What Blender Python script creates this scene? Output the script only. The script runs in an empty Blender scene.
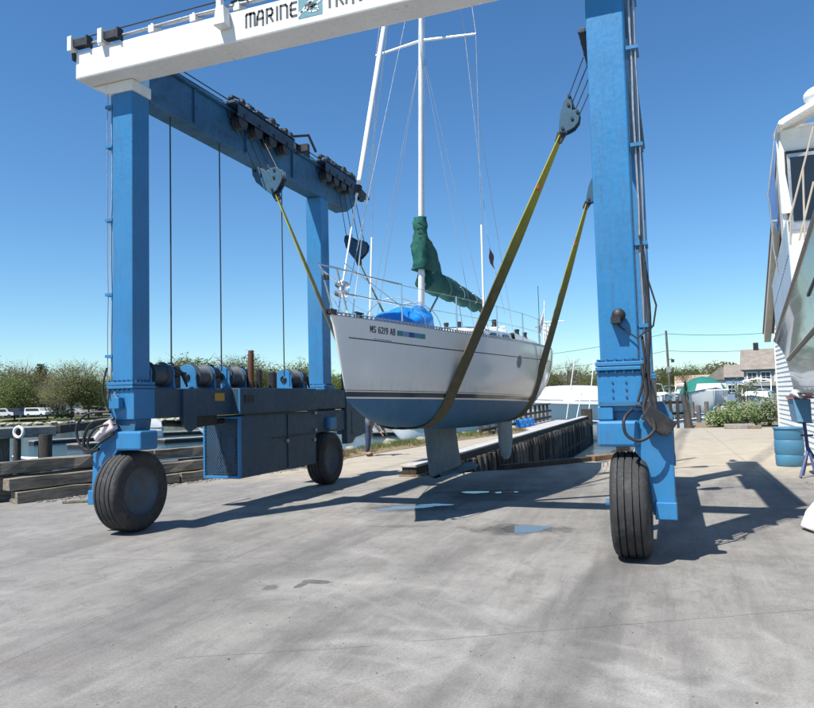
import bpy, bmesh, math, random
from math import sin, cos, pi, radians, atan2, sqrt, floor
from mathutils import Vector, Matrix, noise as mnoise

scene = bpy.context.scene
COL = scene.collection
R = random.Random(7)

# ---------------------------------------------------------------- camera
F_PX, W_PX = 705.0, 814.0
CAM = Vector((0, 0, 1.8))
YAW, PITCH, ROLL = radians(20.6), radians(3.6), radians(1.5)
fwd = Vector((-sin(YAW)*cos(PITCH), cos(YAW)*cos(PITCH), sin(PITCH)))
rt0 = Vector((cos(YAW), sin(YAW), 0)); up0 = rt0.cross(fwd)
rt = rt0*cos(ROLL) - up0*sin(ROLL); up = up0*cos(ROLL) + rt0*sin(ROLL)
cam = bpy.data.cameras.new('camera'); co = bpy.data.objects.new('camera', cam); COL.objects.link(co)
cam.sensor_fit = 'HORIZONTAL'; cam.sensor_width = 36; cam.lens = F_PX/W_PX*36
cam.clip_start = 0.05; cam.clip_end = 6000
M = Matrix((rt, up, -fwd)).transposed().to_4x4(); M.translation = CAM
co.matrix_world = M
scene.camera = co

def bearing(px, D, z=0.0):
    """ground position at distance D along the compass bearing of a column of the view"""
    a = math.atan((px-407)/F_PX) - YAW
    return Vector((sin(a)*D, cos(a)*D, z))

# ---------------------------------------------------------------- world, sun
SV = Vector((0.31, 0.56, -1.0)).normalized()       # light travels this way
elev = math.asin(-SV.z); az = atan2(-SV.x, -SV.y)
w = bpy.data.worlds.new('World'); scene.world = w; w.use_nodes = True
nt = w.node_tree; nt.nodes.clear()
sky = nt.nodes.new('ShaderNodeTexSky'); sky.sky_type = 'NISHITA'; sky.sun_disc = False
sky.sun_elevation = elev; sky.sun_rotation = az
sky.air_density = 1.0; sky.dust_density = 0.15; sky.ozone_density = 2.0; sky.altitude = 0
hs = nt.nodes.new('ShaderNodeHueSaturation'); hs.inputs['Saturation'].default_value = 1.18
bg = nt.nodes.new('ShaderNodeBackground'); bg.inputs['Strength'].default_value = 0.095
ow = nt.nodes.new('ShaderNodeOutputWorld')
nt.links.new(sky.outputs[0], hs.inputs['Color']); tint = nt.nodes.new('ShaderNodeMix'); tint.data_type = 'RGBA'; tint.blend_type = 'MULTIPLY'; tint.inputs[0].default_value = 1
tint.inputs[7].default_value = (.78, .98, 1.09, 1)
nt.links.new(hs.outputs[0], tint.inputs[6]); nt.links.new(tint.outputs[2], bg.inputs[0]); nt.links.new(bg.outputs[0], ow.inputs[0])
sl = bpy.data.lights.new('sun', 'SUN'); sl.energy = 5.0; sl.angle = radians(0.53); sl.color = (1, .965, .89)
so = bpy.data.objects.new('sun', sl); COL.objects.link(so)
so.rotation_euler = SV.to_track_quat('-Z', 'Y').to_euler(); so.location = (-20, -30, 40)
scene.view_settings.view_transform = 'Standard'; scene.view_settings.look = 'None'
scene.view_settings.exposure = 0.58; scene.view_settings.gamma = 1.0
scene.view_settings.use_curve_mapping = False

# ---------------------------------------------------------------- materials
def newmat(name):
    m = bpy.data.materials.new(name); m.use_nodes = True
    t = m.node_tree
    return m, t, t.nodes['Principled BSDF']
def N(t, typ, **kw):
    n = t.nodes.new(typ)
    for k, v in kw.items():
        if k in n.inputs: n.inputs[k].default_value = v
        else: setattr(n, k, v)
    return n
def ramp(t, src, pts, interp='LINEAR'):
    r = t.nodes.new('ShaderNodeValToRGB'); r.color_ramp.interpolation = interp
    e = r.color_ramp.elements
    while len(e) < len(pts): e.new(0.5)
    for i, (p, c) in enumerate(pts):
        e[i].position = p
        e[i].color = (c[0], c[1], c[2], 1) if hasattr(c, '__len__') else (c, c, c, 1)
    t.links.new(src, r.inputs[0]); return r.outputs[0]
def mixc(t, fac, a, b, mode='MIX'):
    m = t.nodes.new('ShaderNodeMix'); m.data_type = 'RGBA'; m.blend_type = mode
    for sock, v in ((m.inputs[0], fac), (m.inputs[6], a), (m.inputs[7], b)):
        if hasattr(v, 'links') or isinstance(v, bpy.types.NodeSocket): t.links.new(v, sock)
        elif hasattr(v, '__len__'): sock.default_value = (v[0], v[1], v[2], 1)
        else: sock.default_value = v
    return m.outputs[2]
def mth(t, op, a, b=None, c=None, clamp=False):
    m = t.nodes.new('ShaderNodeMath'); m.operation = op; m.use_clamp = clamp
    for i, v in enumerate((a, b, c)):
        if v is None: continue
        if isinstance(v, bpy.types.NodeSocket): t.links.new(v, m.inputs[i])
        else: m.inputs[i].default_value = v
    return m.outputs[0]
def noise_n(t, vec, scale, detail=4, rough=.55, dist=0.0):
    n = t.nodes.new('ShaderNodeTexNoise'); n.inputs['Scale'].default_value = scale
    n.inputs['Detail'].default_value = detail; n.inputs['Roughness'].default_value = rough
    n.inputs['Distortion'].default_value = dist
    if vec is not None: t.links.new(vec, n.inputs['Vector'])
    return n.outputs[0]
def bump(t, bs, h, strength=.3, dist=.01):
    b = t.nodes.new('ShaderNodeBump'); b.inputs['Strength'].default_value = strength
    b.inputs['Distance'].default_value = dist
    t.links.new(h, b.inputs['Height']); t.links.new(b.outputs[0], bs.inputs['Normal'])
def worldvec(t, scale=(1, 1, 1)):
    g = t.nodes.new('ShaderNodeNewGeometry'); mp = t.nodes.new('ShaderNodeMapping')
    mp.inputs['Scale'].default_value = scale
    t.links.new(g.outputs['Position'], mp.inputs[0]); return mp.outputs[0]
_mc = {}
def paint(name, col, rough=.4, dirt=(.12, .10, .08), damt=.25, var=.12, metal=0, streak=False, bmp=.05, scale=3.0, spec=.5):
    if name in _mc: return _mc[name]
    m, t, b = newmat(name)
    v = worldvec(t)
    n1 = noise_n(t, v, scale*.5, 5, .6)
    c = mixc(t, ramp(t, n1, [(.3, 0), (.7, 1)]), [x*(1-var) for x in col], [min(1, x*(1+var)) for x in col])
    v2 = worldvec(t, (4, 4, .5) if streak else (1.3, 1.3, 1.3))
    n2 = noise_n(t, v2, scale*1.4, 7, .68)
    c = mixc(t, mth(t, 'MULTIPLY', ramp(t, n2, [(.52, 0), (.75, 1)]), damt), c, dirt)
    if name in ('hoist_blue', 'hoist_blue_grimy', 'grimy_shaded_slate_blue', 'beam_white'):
        big = noise_n(t, worldvec(t, (1, 1, .7)), .7, 4, .6)           # sun-faded areas
        c = mixc(t, mth(t, 'MULTIPLY', ramp(t, big, [(.42, 0), (.66, 1)]), .28), c, [x*.7+.07 for x in col])
        run = noise_n(t, worldvec(t, (16, 16, .55)), 1.0, 5, .65); msk = noise_n(t, v, 1.1, 3, .6)
        k = mth(t, 'MULTIPLY', ramp(t, run, [(.56, 0), (.70, 1)]), ramp(t, msk, [(.50, 0), (.62, 1)]))
        c = mixc(t, mth(t, 'MULTIPLY', k, .34), c, (.12, .075, .045))
        chip = noise_n(t, v, 16, 5, .75); cm = noise_n(t, v, .9, 2)
        k2 = mth(t, 'MULTIPLY', ramp(t, chip, [(.665, 0), (.69, 1)]), ramp(t, cm, [(.45, 0), (.6, 1)]))
        c = mixc(t, mth(t, 'MULTIPLY', k2, .8), c, (.085, .05, .035))
    t.links.new(c, b.inputs['Base Color'])
    n3 = noise_n(t, v, scale*6, 4)
    t.links.new(ramp(t, n3, [(.3, max(0, rough-.08)), (.7, min(1, rough+.14))]), b.inputs['Roughness'])
    b.inputs['Metallic'].default_value = metal; b.inputs['Specular IOR Level'].default_value = spec
    if bmp: bump(t, b, mixc(t, .3, n3, n2), bmp, .02)
    _mc[name] = m; return m

BLUE = paint('hoist_blue', (.022, .175, .385), .42, dirt=(.05, .09, .13), damt=.5, var=.10, streak=True, bmp=.12)
BLUE_D = paint('hoist_blue_grimy', (.026, .115, .22), .55, dirt=(.015, .018, .022), damt=.9, var=.3, scale=3)
WHITE_B = paint('beam_white', (.74, .73, .70), .42, dirt=(.38, .36, .32), damt=.45, var=.04, streak=True)
RUB = paint('tyre_rubber', (.030, .030, .031), .75, dirt=(.13, .12, .11), damt=.5, var=.3, scale=5, bmp=.2)
RUB_S = paint('tyre_sidewall', (.036, .036, .038), .7, dirt=(.14, .13, .12), damt=.55, var=.3, scale=3)
BLACK = paint('black_steel', (.015, .015, .017), .5, damt=.3)
SLATE = paint('grimy_shaded_slate_blue', (.022, .055, .095), .5, dirt=(.018, .024, .032), damt=.7, var=.2, scale=2, streak=True)  # hoist blue darkened for faces in shade, plus grime; sunlit trim keeps BLUE
GRIMY = paint('grimy_blue_carriage', (.02, .05, .09), .6, dirt=(.010, .011, .013), damt=.95, var=.35, scale=5)
GREASE = paint('greasy_steel', (.035, .035, .038), .45, dirt=(.10, .07, .05), damt=.6, metal=.3)
STEEL = paint('galvanised_steel', (.42, .43, .44), .4, metal=.7, damt=.3)
SS = paint('stainless_tube', (.72, .73, .74), .22, metal=.95, damt=.05, bmp=0)
ALU = paint('mast_aluminium', (.74, .74, .74), .35, metal=.25, damt=.05, bmp=0)
WIRE = paint('rigging_wire', (.40, .41, .42), .35, metal=.6, bmp=0)
CABLE = paint('wire_rope', (.045, .045, .05), .5, metal=.2, bmp=0)
RUST = paint('rusty_steel', (.13, .055, .03), .8, dirt=(.05, .03, .02), damt=.7, var=.3)
CHROME_D = paint('grey_wheel_disc', (.075, .095, .12), .6, dirt=(.035, .033, .032), damt=.8, var=.2)
YEL = paint('hazard_yellow', (.38, .22, .03), .5, damt=.4)
GEL = paint('gelcoat_white', (.80, .80, .78), .22, dirt=(.6, .58, .52), damt=.25, var=.02, bmp=0)
GEL2 = paint('gelcoat_old_white', (.72, .72, .70), .35, dirt=(.4, .38, .33), damt=.4, var=.04, bmp=0)
DKGL = paint('dark_glass', (.015, .02, .025), .06, damt=0, bmp=0)
KEELB = paint('keel_antifoul', (.12, .185, .23), .65, dirt=(.26, .27, .27), damt=.75, var=.2, scale=5, bmp=.15)
NAVY = paint('navy_paint', (.01, .03, .09), .3, damt=.1)
TEALC = paint('teal_canvas', (.01, .15, .12), .8, damt=.1)
REDP = paint('red_paint', (.45, .03, .02), .4)
GREYV = paint('grey_mesh_canvas', (.40, .50, .60), .7, damt=.2)
CONC = paint('pier_concrete', (.42, .41, .39), .85, dirt=(.18, .16, .14), damt=.6, var=.15, bmp=.4, scale=3)
DRUM = paint('faded_blue_plastic', (.055, .19, .32), .5, dirt=(.13, .18, .20), damt=.65, var=.15)
SHIRT = paint('grey_jacket_cloth', (.13, .12, .12), .9, var=.5, scale=25)
JEAN = paint('denim', (.035, .06, .11), .9, var=.3, scale=20)
SKIN = paint('skin', (.45, .27, .19), .6, bmp=0)
HAIR = paint('brown_hair', (.05, .03, .02), .8)
SHOE = paint('brown_leather', (.05, .03, .02), .7)

def wood(name, col, dark, scale=1.0, axis='Y', bmp=.6):
    if name in _mc: return _mc[name]
    m, t, b = newmat(name)
    g = t.nodes.new('ShaderNodeTexCoord'); mp = t.nodes.new('ShaderNodeMapping')
    mp.inputs['Scale'].default_value = (6, .5, 6) if axis == 'Y' else (8, 8, .6)
    t.links.new(g.outputs['Object'], mp.inputs[0])
    n = noise_n(t, mp.outputs[0], 3*scale, 8, .7)
    n2 = noise_n(t, worldvec(t), 1.3, 4, .6)
    c = mixc(t, ramp(t, n, [(.35, 0), (.65, 1)]), dark, col)
    c = mixc(t, mth(t, 'MULTIPLY', ramp(t, n2, [(.45, 0), (.7, 1)]), .55), c, [x*.45 for x in dark])
    t.links.new(c, b.inputs['Base Color']); b.inputs['Roughness'].default_value = .88
    bump(t, b, n, bmp, .03)
    _mc[name] = m; return m
TIMB = wood('weathered_timber', (.34, .29, .225), (.10, .085, .065))
TIMBD = wood('dark_timber', (.07, .06, .05), (.025, .02, .018), axis='Z')
PILEW = wood('grey_pile_wood', (.20, .18, .15), (.07, .06, .05), axis='Z')
RAILW = wood('brown_rail_wood', (.10, .07, .05), (.04, .03, .025))
DOCKW = wood('bleached_dock_wood', (.38, .36, .33), (.20, .18, .16))
RUSTW = wood('orange_worn_timber', (.27, .17, .10), (.13, .075, .045))

# ---- concrete yard
def concrete():
    m, t, b = newmat('yard_concrete')
    P = worldvec(t)
    sx = t.nodes.new('ShaderNodeSeparateXYZ'); t.links.new(P, sx.inputs[0]); X, Y = sx.outputs[0], sx.outputs[1]
    big = noise_n(t, P, .28, 5, .6, .6)
    med = noise_n(t, P, 1.5, 8, .68, .3)
    fine = noise_n(t, P, 55, 5, .75)
    grit = noise_n(t, P, 240, 3, .7)
    def rotmap(ang, sc):
        mp = t.nodes.new('ShaderNodeMapping'); mp.inputs['Rotation'].default_value = (0, 0, ang)
        mp.inputs['Scale'].default_value = sc; t.links.new(P, mp.inputs[0]); return mp.outputs[0]
    st1 = noise_n(t, rotmap(radians(12), (2.6, .25, 1)), 1.6, 7, .65, .4)     # wheel rolling streaks along Y
    st2 = noise_n(t, rotmap(radians(38), (4.5, .4, 1)), 1.3, 7, .66, .6)
    c = mixc(t, ramp(t, big, [(.38, 0), (.60, 1)]), (.235, .222, .206), (.325, .310, .288))
    c = mixc(t, ramp(t, med, [(.3, 0), (.72, 1)]), mixc(t, .6, c, (.150, .139, .129)), c)
    c = mixc(t, mth(t, 'MULTIPLY', ramp(t, st1, [(.50, 0), (.68, 1)]), .42), c, (.125, .116, .108))
    c = mixc(t, mth(t, 'MULTIPLY', ramp(t, st2, [(.54, 0), (.72, 1)]), .30), c, (.38, .365, .34))
    st3 = noise_n(t, rotmap(radians(-8), (7, 1.1, 1)), 1.6, 9, .74, 1.6)
    c = mixc(t, mth(t, 'MULTIPLY', ramp(t, st3, [(.52, 0), (.64, 1)]), .24), c, (.38, .365, .34))
    blot = noise_n(t, P, 3.2, 10, .80, .9)
    c = mixc(t, mth(t, 'MULTIPLY', ramp(t, blot, [(.50, 0), (.60, 1)]), .34), c, (.11, .104, .098))
    pink = noise_n(t, P, .9, 4, .6)
    c = mixc(t, mth(t, 'MULTIPLY', ramp(t, pink, [(.58, 0), (.75, 1)]), .22), c, (.30, .235, .19))
    # beige old slab further up the yard
    yy = mth(t, 'ADD', mth(t, 'MULTIPLY', X, -.18), Y)
    yy = mth(t, 'ADD', yy, mth(t, 'MULTIPLY', med, 2.2))
    bei = mth(t, 'MULTIPLY_ADD', yy, 1/3.5, -15.6/3.5, clamp=True)
    sand = mixc(t, ramp(t, med, [(.3, 0), (.7, 1)]), (.35, .30, .235), (.45, .395, .31))
    c = mixc(t, bei, c, sand)
    # scuff arcs left by turning tyres and rake-like sweeps
    def arc(cx, cy, r, wd, amt, colr, a0=None, sc=3.0):
        nonlocal c
        dx = mth(t, 'SUBTRACT', X, cx); dy = mth(t, 'SUBTRACT', Y, cy)
        d = mth(t, 'SQRT', mth(t, 'ADD', mth(t, 'MULTIPLY', dx, dx), mth(t, 'MULTIPLY', dy, dy)))
        d = mth(t, 'ABSOLUTE', mth(t, 'SUBTRACT', mth(t, 'ADD', d, mth(t, 'MULTIPLY', med, wd*1.2)), r+wd*.6))
        k = mth(t, 'SUBTRACT', 1, mth(t, 'DIVIDE', d, wd), clamp=True)
        if a0 is not None:
            dp = mth(t, 'ADD', mth(t, 'MULTIPLY', dx, cos(a0)), mth(t, 'MULTIPLY', dy, sin(a0)))
            k = mth(t, 'MULTIPLY', k, mth(t, 'MULTIPLY_ADD', mth(t, 'DIVIDE', dp, r), 4.0, -2.0, clamp=True))
        k = mth(t, 'MULTIPLY', k, ramp(t, noise_n(t, P, sc, 5, .7), [(.38, 0), (.62, 1)]))
        c = mixc(t, mth(t, 'MULTIPLY', k, amt), c, colr)
    for (cx, cy, r, wd, amt, a0) in [(-1.2, 4.2, 1.1, .10, .42, .4), (-1.4, 4.6, .85, .08, .40, .2), (-.1, 3.4, 1.25, .07, .40, .3),
                                 (.2, 4.0, .8, .06, .38, .9), (-.4, 5.6, 1.0, .07, .38, -.5), (-.3, 3.0, 1.6, .09, .36, .2), (-2.6, 5.2, 1.3, .16, .30, 1.1),
                                 (-4.2, 6.4, 1.5, .2, .28, .5), (-1.7, 3.4, 1.9, .1, .32, 1.2), (0.5, 5.2, .6, .05, .4, 0), (-2.2, 4.2, .7, .12, .34, 2.2)]:
        arc(cx, cy, r, wd, amt, (.46, .445, .42), a0)
    for (cx, cy, r, wd, amt) in [(6.5, 5.5, 7.1, .30, .55), (7.5, 6.0, 8.4, .22, .4), (-13, 2.0, 9.2, .35, .45), (-10.5, 12, 8.6, .3, .35), (4.0, 16, 12.9, .25, .35), (-6, -6, 10.6, .22, .3)]:
        arc(cx, cy, r, wd, amt, (.125, .118, .112), None, 1.2)
    # rake-like sweep fans in the dried film of dust
    def fan(cx, cy, r0, r1, kf, amt, a0, spread):
        nonlocal c
        dx = mth(t, 'SUBTRACT', X, cx); dy = mth(t, 'SUBTRACT', Y, cy)
        d = mth(t, 'SQRT', mth(t, 'ADD', mth(t, 'MULTIPLY', dx, dx), mth(t, 'MULTIPLY', dy, dy)))
        dd = mth(t, 'ADD', d, mth(t, 'MULTIPLY', noise_n(t, P, 1.2, 4, .6), .30))
        st_ = mth(t, 'POWER', mth(t, 'MULTIPLY_ADD', mth(t, 'SINE', mth(t, 'MULTIPLY', dd, kf)), .5, .5), 5)
        rg = mth(t, 'MULTIPLY', mth(t, 'MULTIPLY_ADD', d, 3.0, -3.0*r0, clamp=True), mth(t, 'MULTIPLY_ADD', d, -3.0, 3.0*r1, clamp=True))
        dp = mth(t, 'DIVIDE', mth(t, 'ADD', mth(t, 'MULTIPLY', dx, cos(a0)), mth(t, 'MULTIPLY', dy, sin(a0))), d)
        k = mth(t, 'MULTIPLY', mth(t, 'MULTIPLY', st_, rg), mth(t, 'MULTIPLY_ADD', dp, 4.0, -4.0*spread, clamp=True))
        k = mth(t, 'MULTIPLY', k, ramp(t, blot, [(.36, 0), (.56, 1)]))
        c = mixc(t, mth(t, 'MULTIPLY', k, amt), c, (.40, .39, .365))
    fan(-2.3, 3.2, .5, 2.3, 17, .30, .75, .55); fan(-1.4, 2.6, .7, 3.2, 15, .42, .62, .62); fan(-2.6, 4.8, .5, 1.7, 21, .28, .3, .45)
    fan(-3.3, 5.2, .3, 1.4, 24, .22, 1.4, .5); fan(-.6, 5.2, .5, 2.0, 14, .36, -.1, .6)
    # dark rolling track running from the right wheel toward the camera
    def track(x0, y0, x1, y1, wd, amt):
        nonlocal c
        L = sqrt((x1-x0)**2+(y1-y0)**2); ux, uy = (x1-x0)/L, (y1-y0)/L
        dx = mth(t, 'SUBTRACT', X, x0); dy = mth(t, 'SUBTRACT', Y, y0)
        s_ = mth(t, 'ABSOLUTE', mth(t, 'ADD', mth(t, 'MULTIPLY', dx, -uy), mth(t, 'MULTIPLY', dy, ux)))
        k = mth(t, 'SUBTRACT', 1, mth(t, 'DIVIDE', s_, wd), clamp=True)
        k = mth(t, 'MULTIPLY', mth(t, 'MULTIPLY', k, 1.8, clamp=True), ramp(t, st1, [(.30, .35), (.6, 1)]))
        c = mixc(t, mth(t, 'MULTIPLY', k, amt), c, (.105, .098, .094))
    track(-.48, 12, -.85, 2, .30, .55); track(-.40, 9, -1.65, 3, .24, .45); track(-.5, 8, .6, 2.5, .22, .3); track(-7.3, 8, -7.5, 0, .3, .3); track(-3.5, 14, -4.6, 3, .5, .35); track(-1.8, 14, -3.0, 3, .35, .3)
    # spot stains
    def spot(cx, cy, rx, ry, ang, amt, colr, soft=.25):
        nonlocal c
        dx = mth(t, 'SUBTRACT', X, cx); dy = mth(t, 'SUBTRACT', Y, cy)
        u = mth(t, 'DIVIDE', mth(t, 'ADD', mth(t, 'MULTIPLY', dx, cos(ang)), mth(t, 'MULTIPLY', dy, sin(ang))), rx)
        v = mth(t, 'DIVIDE', mth(t, 'ADD', mth(t, 'MULTIPLY', dx, -sin(ang)), mth(t, 'MULTIPLY', dy, cos(ang))), ry)
        d = mth(t, 'SQRT', mth(t, 'ADD', mth(t, 'MULTIPLY', u, u), mth(t, 'MULTIPLY', v, v)))
        n = noise_n(t, P, 2.6, 6, .7)
        d = mth(t, 'ADD', d, mth(t, 'MULTIPLY_ADD', n, 2.6, -1.3))
        k = mth(t, 'DIVIDE', mth(t, 'SUBTRACT', 1, d), soft, clamp=True)
        c = mixc(t, mth(t, 'MULTIPLY', k, amt), c, colr)
        return k
    kk = [spot(-3.38, 6.35, .17, .09, .1, .95, (.035, .033, .031), .3), spot(-3.5, 6.2, .05, .12, 0, .95, (.035, .033, .031), .3), spot(-3.75, 6.05, .12, .12, 0, .6, (.05, .047, .045)),
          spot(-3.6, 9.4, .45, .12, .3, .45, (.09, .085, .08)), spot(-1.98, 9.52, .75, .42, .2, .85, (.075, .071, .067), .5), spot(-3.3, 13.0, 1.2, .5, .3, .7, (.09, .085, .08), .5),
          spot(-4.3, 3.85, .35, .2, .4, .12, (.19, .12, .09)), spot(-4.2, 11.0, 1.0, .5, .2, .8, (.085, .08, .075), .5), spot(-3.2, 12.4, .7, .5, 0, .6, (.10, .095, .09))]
    # pale worn patches
    spot(-3.0, 6.4, 1.2, .5, .5, .38, (.43, .41, .37), 1.2); spot(-1.3, 4.7, .9, .6, 0, .3, (.42, .405, .38), 1.2); spot(-3.3, 5.0, .7, .4, .8, .3, (.38, .39, .33), 1.0)
    # slab joints and cracks
    def line(x0, y0, x1, y1, wd=.006, wob=.05, amt=.75, ext=False):
        nonlocal c
        L = sqrt((x1-x0)**2+(y1-y0)**2); ux, uy = (x1-x0)/L, (y1-y0)/L
        dx = mth(t, 'SUBTRACT', X, x0); dy = mth(t, 'SUBTRACT', Y, y0)
        s = mth(t, 'ADD', mth(t, 'MULTIPLY', dx, -uy), mth(t, 'MULTIPLY', dy, ux))
        s = mth(t, 'ABSOLUTE', mth(t, 'ADD', s, mth(t, 'MULTIPLY_ADD', noise_n(t, P, 2.2, 4, .6), wob, -wob*.5)))
        k = mth(t, 'SUBTRACT', 1, mth(t, 'DIVIDE', s, wd), clamp=True)
        if not ext:
            q = mth(t, 'DIVIDE', mth(t, 'ADD', mth(t, 'MULTIPLY', dx, ux), mth(t, 'MULTIPLY', dy, uy)), L)
            k = mth(t, 'MULTIPLY', k, mth(t, 'MULTIPLY', mth(t, 'GREATER_THAN', q, 0), mth(t, 'LESS_THAN', q, 1)))
        c = mixc(t, mth(t, 'MULTIPLY', k, amt), c, (.05, .045, .04))
    line(-1.9, 5.0, 1.2, 6.75, .009, .06); line(-3.4, 4.2, -2.1, 4.85, .007, .05); line(-7.5, 6.5, -4.0, 7.0, .009, .2)
    line(-2.75, 3.3, -.2, 6.2, .005, .25, .4); line(-6.5, 4.5, -4.6, 7.6, .006, .2, .5)
    line(-12, 8.2, 3, 12.9, .012, .02, .7); line(1.9, 5, 1.2, 40, .015, .02, .6, True); line(-3.9, -3, -5.6, 15, .010, .03, .45)
    line(-1, 21, 20, 24, .02, .05, .6); line(-1, 27.5, 20, 29, .02, .05, .6); line(-1.5, 15, 8, 17, .015, .03, .5)
    # small pits and specks
    vo = t.nodes.new('ShaderNodeTexVoronoi'); vo.inputs['Scale'].default_value = 5.5; t.links.new(P, vo.inputs['Vector'])
    sp = mth(t, 'MULTIPLY', mth(t, 'LESS_THAN', vo.outputs['Distance'], .055), ramp(t, noise_n(t, P, .9, 3), [(.5, 0), (.6, 1)]))
    c = mixc(t, mth(t, 'MULTIPLY', sp, .6), c, (.07, .065, .06))
    fc = mixc(t, ramp(t, fine, [(.3, 0), (.7, 1)]), (.70, .70, .70), (1.22, 1.22, 1.22))
    c = mixc(t, 1.0, c, fc, 'MULTIPLY')
    gc = mixc(t, ramp(t, grit, [(.3, 0), (.7, 1)]), (.72, .72, .72), (1.22, 1.22, 1.22))
    c = mixc(t, 1.0, c, gc, 'MULTIPLY')
    t.links.new(c, b.inputs['Base Color'])
    b.inputs['Roughness'].default_value = .8; b.inputs['Specular IOR Level'].default_value = .35
    h = mth(t, 'ADD', mth(t, 'MULTIPLY', fine, .5), mth(t, 'MULTIPLY', grit, .3))
    bump(t, b, mth(t, 'ADD', h, mth(t, 'MULTIPLY', med, .6)), .35, .012)
    return m
YARD = concrete()

def watermat():
    m, t, b = newmat('harbour_water')
    v = worldvec(t, (1, 1, 1))
    n = noise_n(t, v, 1.1, 6, .6, .4); n2 = noise_n(t, v, .16, 3)
    c = mixc(t, ramp(t, n2, [(.4, 0), (.6, 1)]), (.030, .065, .085), (.045, .085, .10))
    t.links.new(c, b.inputs['Base Color']); b.inputs['Roughness'].default_value = .10
    b.inputs['IOR'].default_value = 1.33
    bump(t, b, n, .55, .10); return m
WATER = watermat()
def puddlemat():
    m, t, b = newmat('puddle_water'); b.inputs['Base Color'].default_value = (.10, .10, .10, 1)
    b.inputs['Roughness'].default_value = .03; return m
PUD = puddlemat()
def groundcover(name, a, bb, sc=3):
    m, t, b = newmat(name); v = worldvec(t)
    n = noise_n(t, v, sc, 7, .7); n2 = noise_n(t, v, sc*.12, 4)
    c = mixc(t, ramp(t, n, [(.35, 0), (.65, 1)]), a, bb)
    c = mixc(t, mth(t, 'MULTIPLY', ramp(t, n2, [(.4, 0), (.65, 1)]), .5), c, (.20, .17, .10))
    t.links.new(c, b.inputs['Base Color']); b.inputs['Roughness'].default_value = .95
    bump(t, b, n, .6, .05); return m
LAND = groundcover('park_grass', (.07, .105, .025), (.13, .16, .045), .6)
BANK = groundcover('bank_earth', (.16, .125, .07), (.26, .20, .125), 4)
LOT = groundcover('car_park_ground', (.16, .15, .14), (.22, .21, .19), 1)
ROCK = paint('shore_rock', (.30, .27, .22), .9, dirt=(.12, .10, .08), damt=.6, var=.3, bmp=.6)
def leafmat(name, a, bb, tr=.25):
    m, t, b = newmat(name)
    oi = t.nodes.new('ShaderNodeObjectInfo')
    n = noise_n(t, worldvec(t), .9, 3)
    c = mixc(t, ramp(t, n, [(.3, 0), (.7, 1)]), a, bb)
    hsn = t.nodes.new('ShaderNodeHueSaturation'); t.links.new(c, hsn.inputs['Color'])
    t.links.new(mth(t, 'MULTIPLY_ADD', oi.outputs['Random'], .5, .75), hsn.inputs['Value'])
    t.links.new(mth(t, 'MULTIPLY_ADD', oi.outputs['Random'], .04, .48), hsn.inputs['Hue'])
    t.links.new(hsn.outputs[0], b.inputs['Base Color']); b.inputs['Roughness'].default_value = .7
    tl = t.nodes.new('ShaderNodeBsdfTranslucent'); t.links.new(hsn.outputs[0], tl.inputs[0])
    mx = t.nodes.new('ShaderNodeMixShader'); mx.inputs[0].default_value = tr
    o = t.nodes['Material Output']
    t.links.new(b.outputs[0], mx.inputs[1]); t.links.new(tl.outputs[0], mx.inputs[2]); t.links.new(mx.outputs[0], o.inputs[0])
    return m
LF_OLIVE = leafmat('olive_spring_leaf', (.145, .155, .055), (.195, .20, .075), .45)
LF_GREEN = leafmat('fresh_green_leaf', (.12, .155, .04), (.175, .21, .065), .45)
LF_BARE = leafmat('budding_twigs', (.15, .13, .10), (.195, .17, .13), .4)
LF_DARK = leafmat('dark_evergreen_leaf', (.020, .040, .018), (.04, .065, .028), .05)
LF_BUSH = leafmat('shrub_leaf', (.11, .165, .045), (.24, .28, .10), .3)
LF_BLOS = leafmat('pale_blossom', (.32, .33, .25), (.45, .46, .38), .2)
BARK = wood('grey_bark', (.17, .145, .12), (.07, .06, .05), axis='Z')

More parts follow.
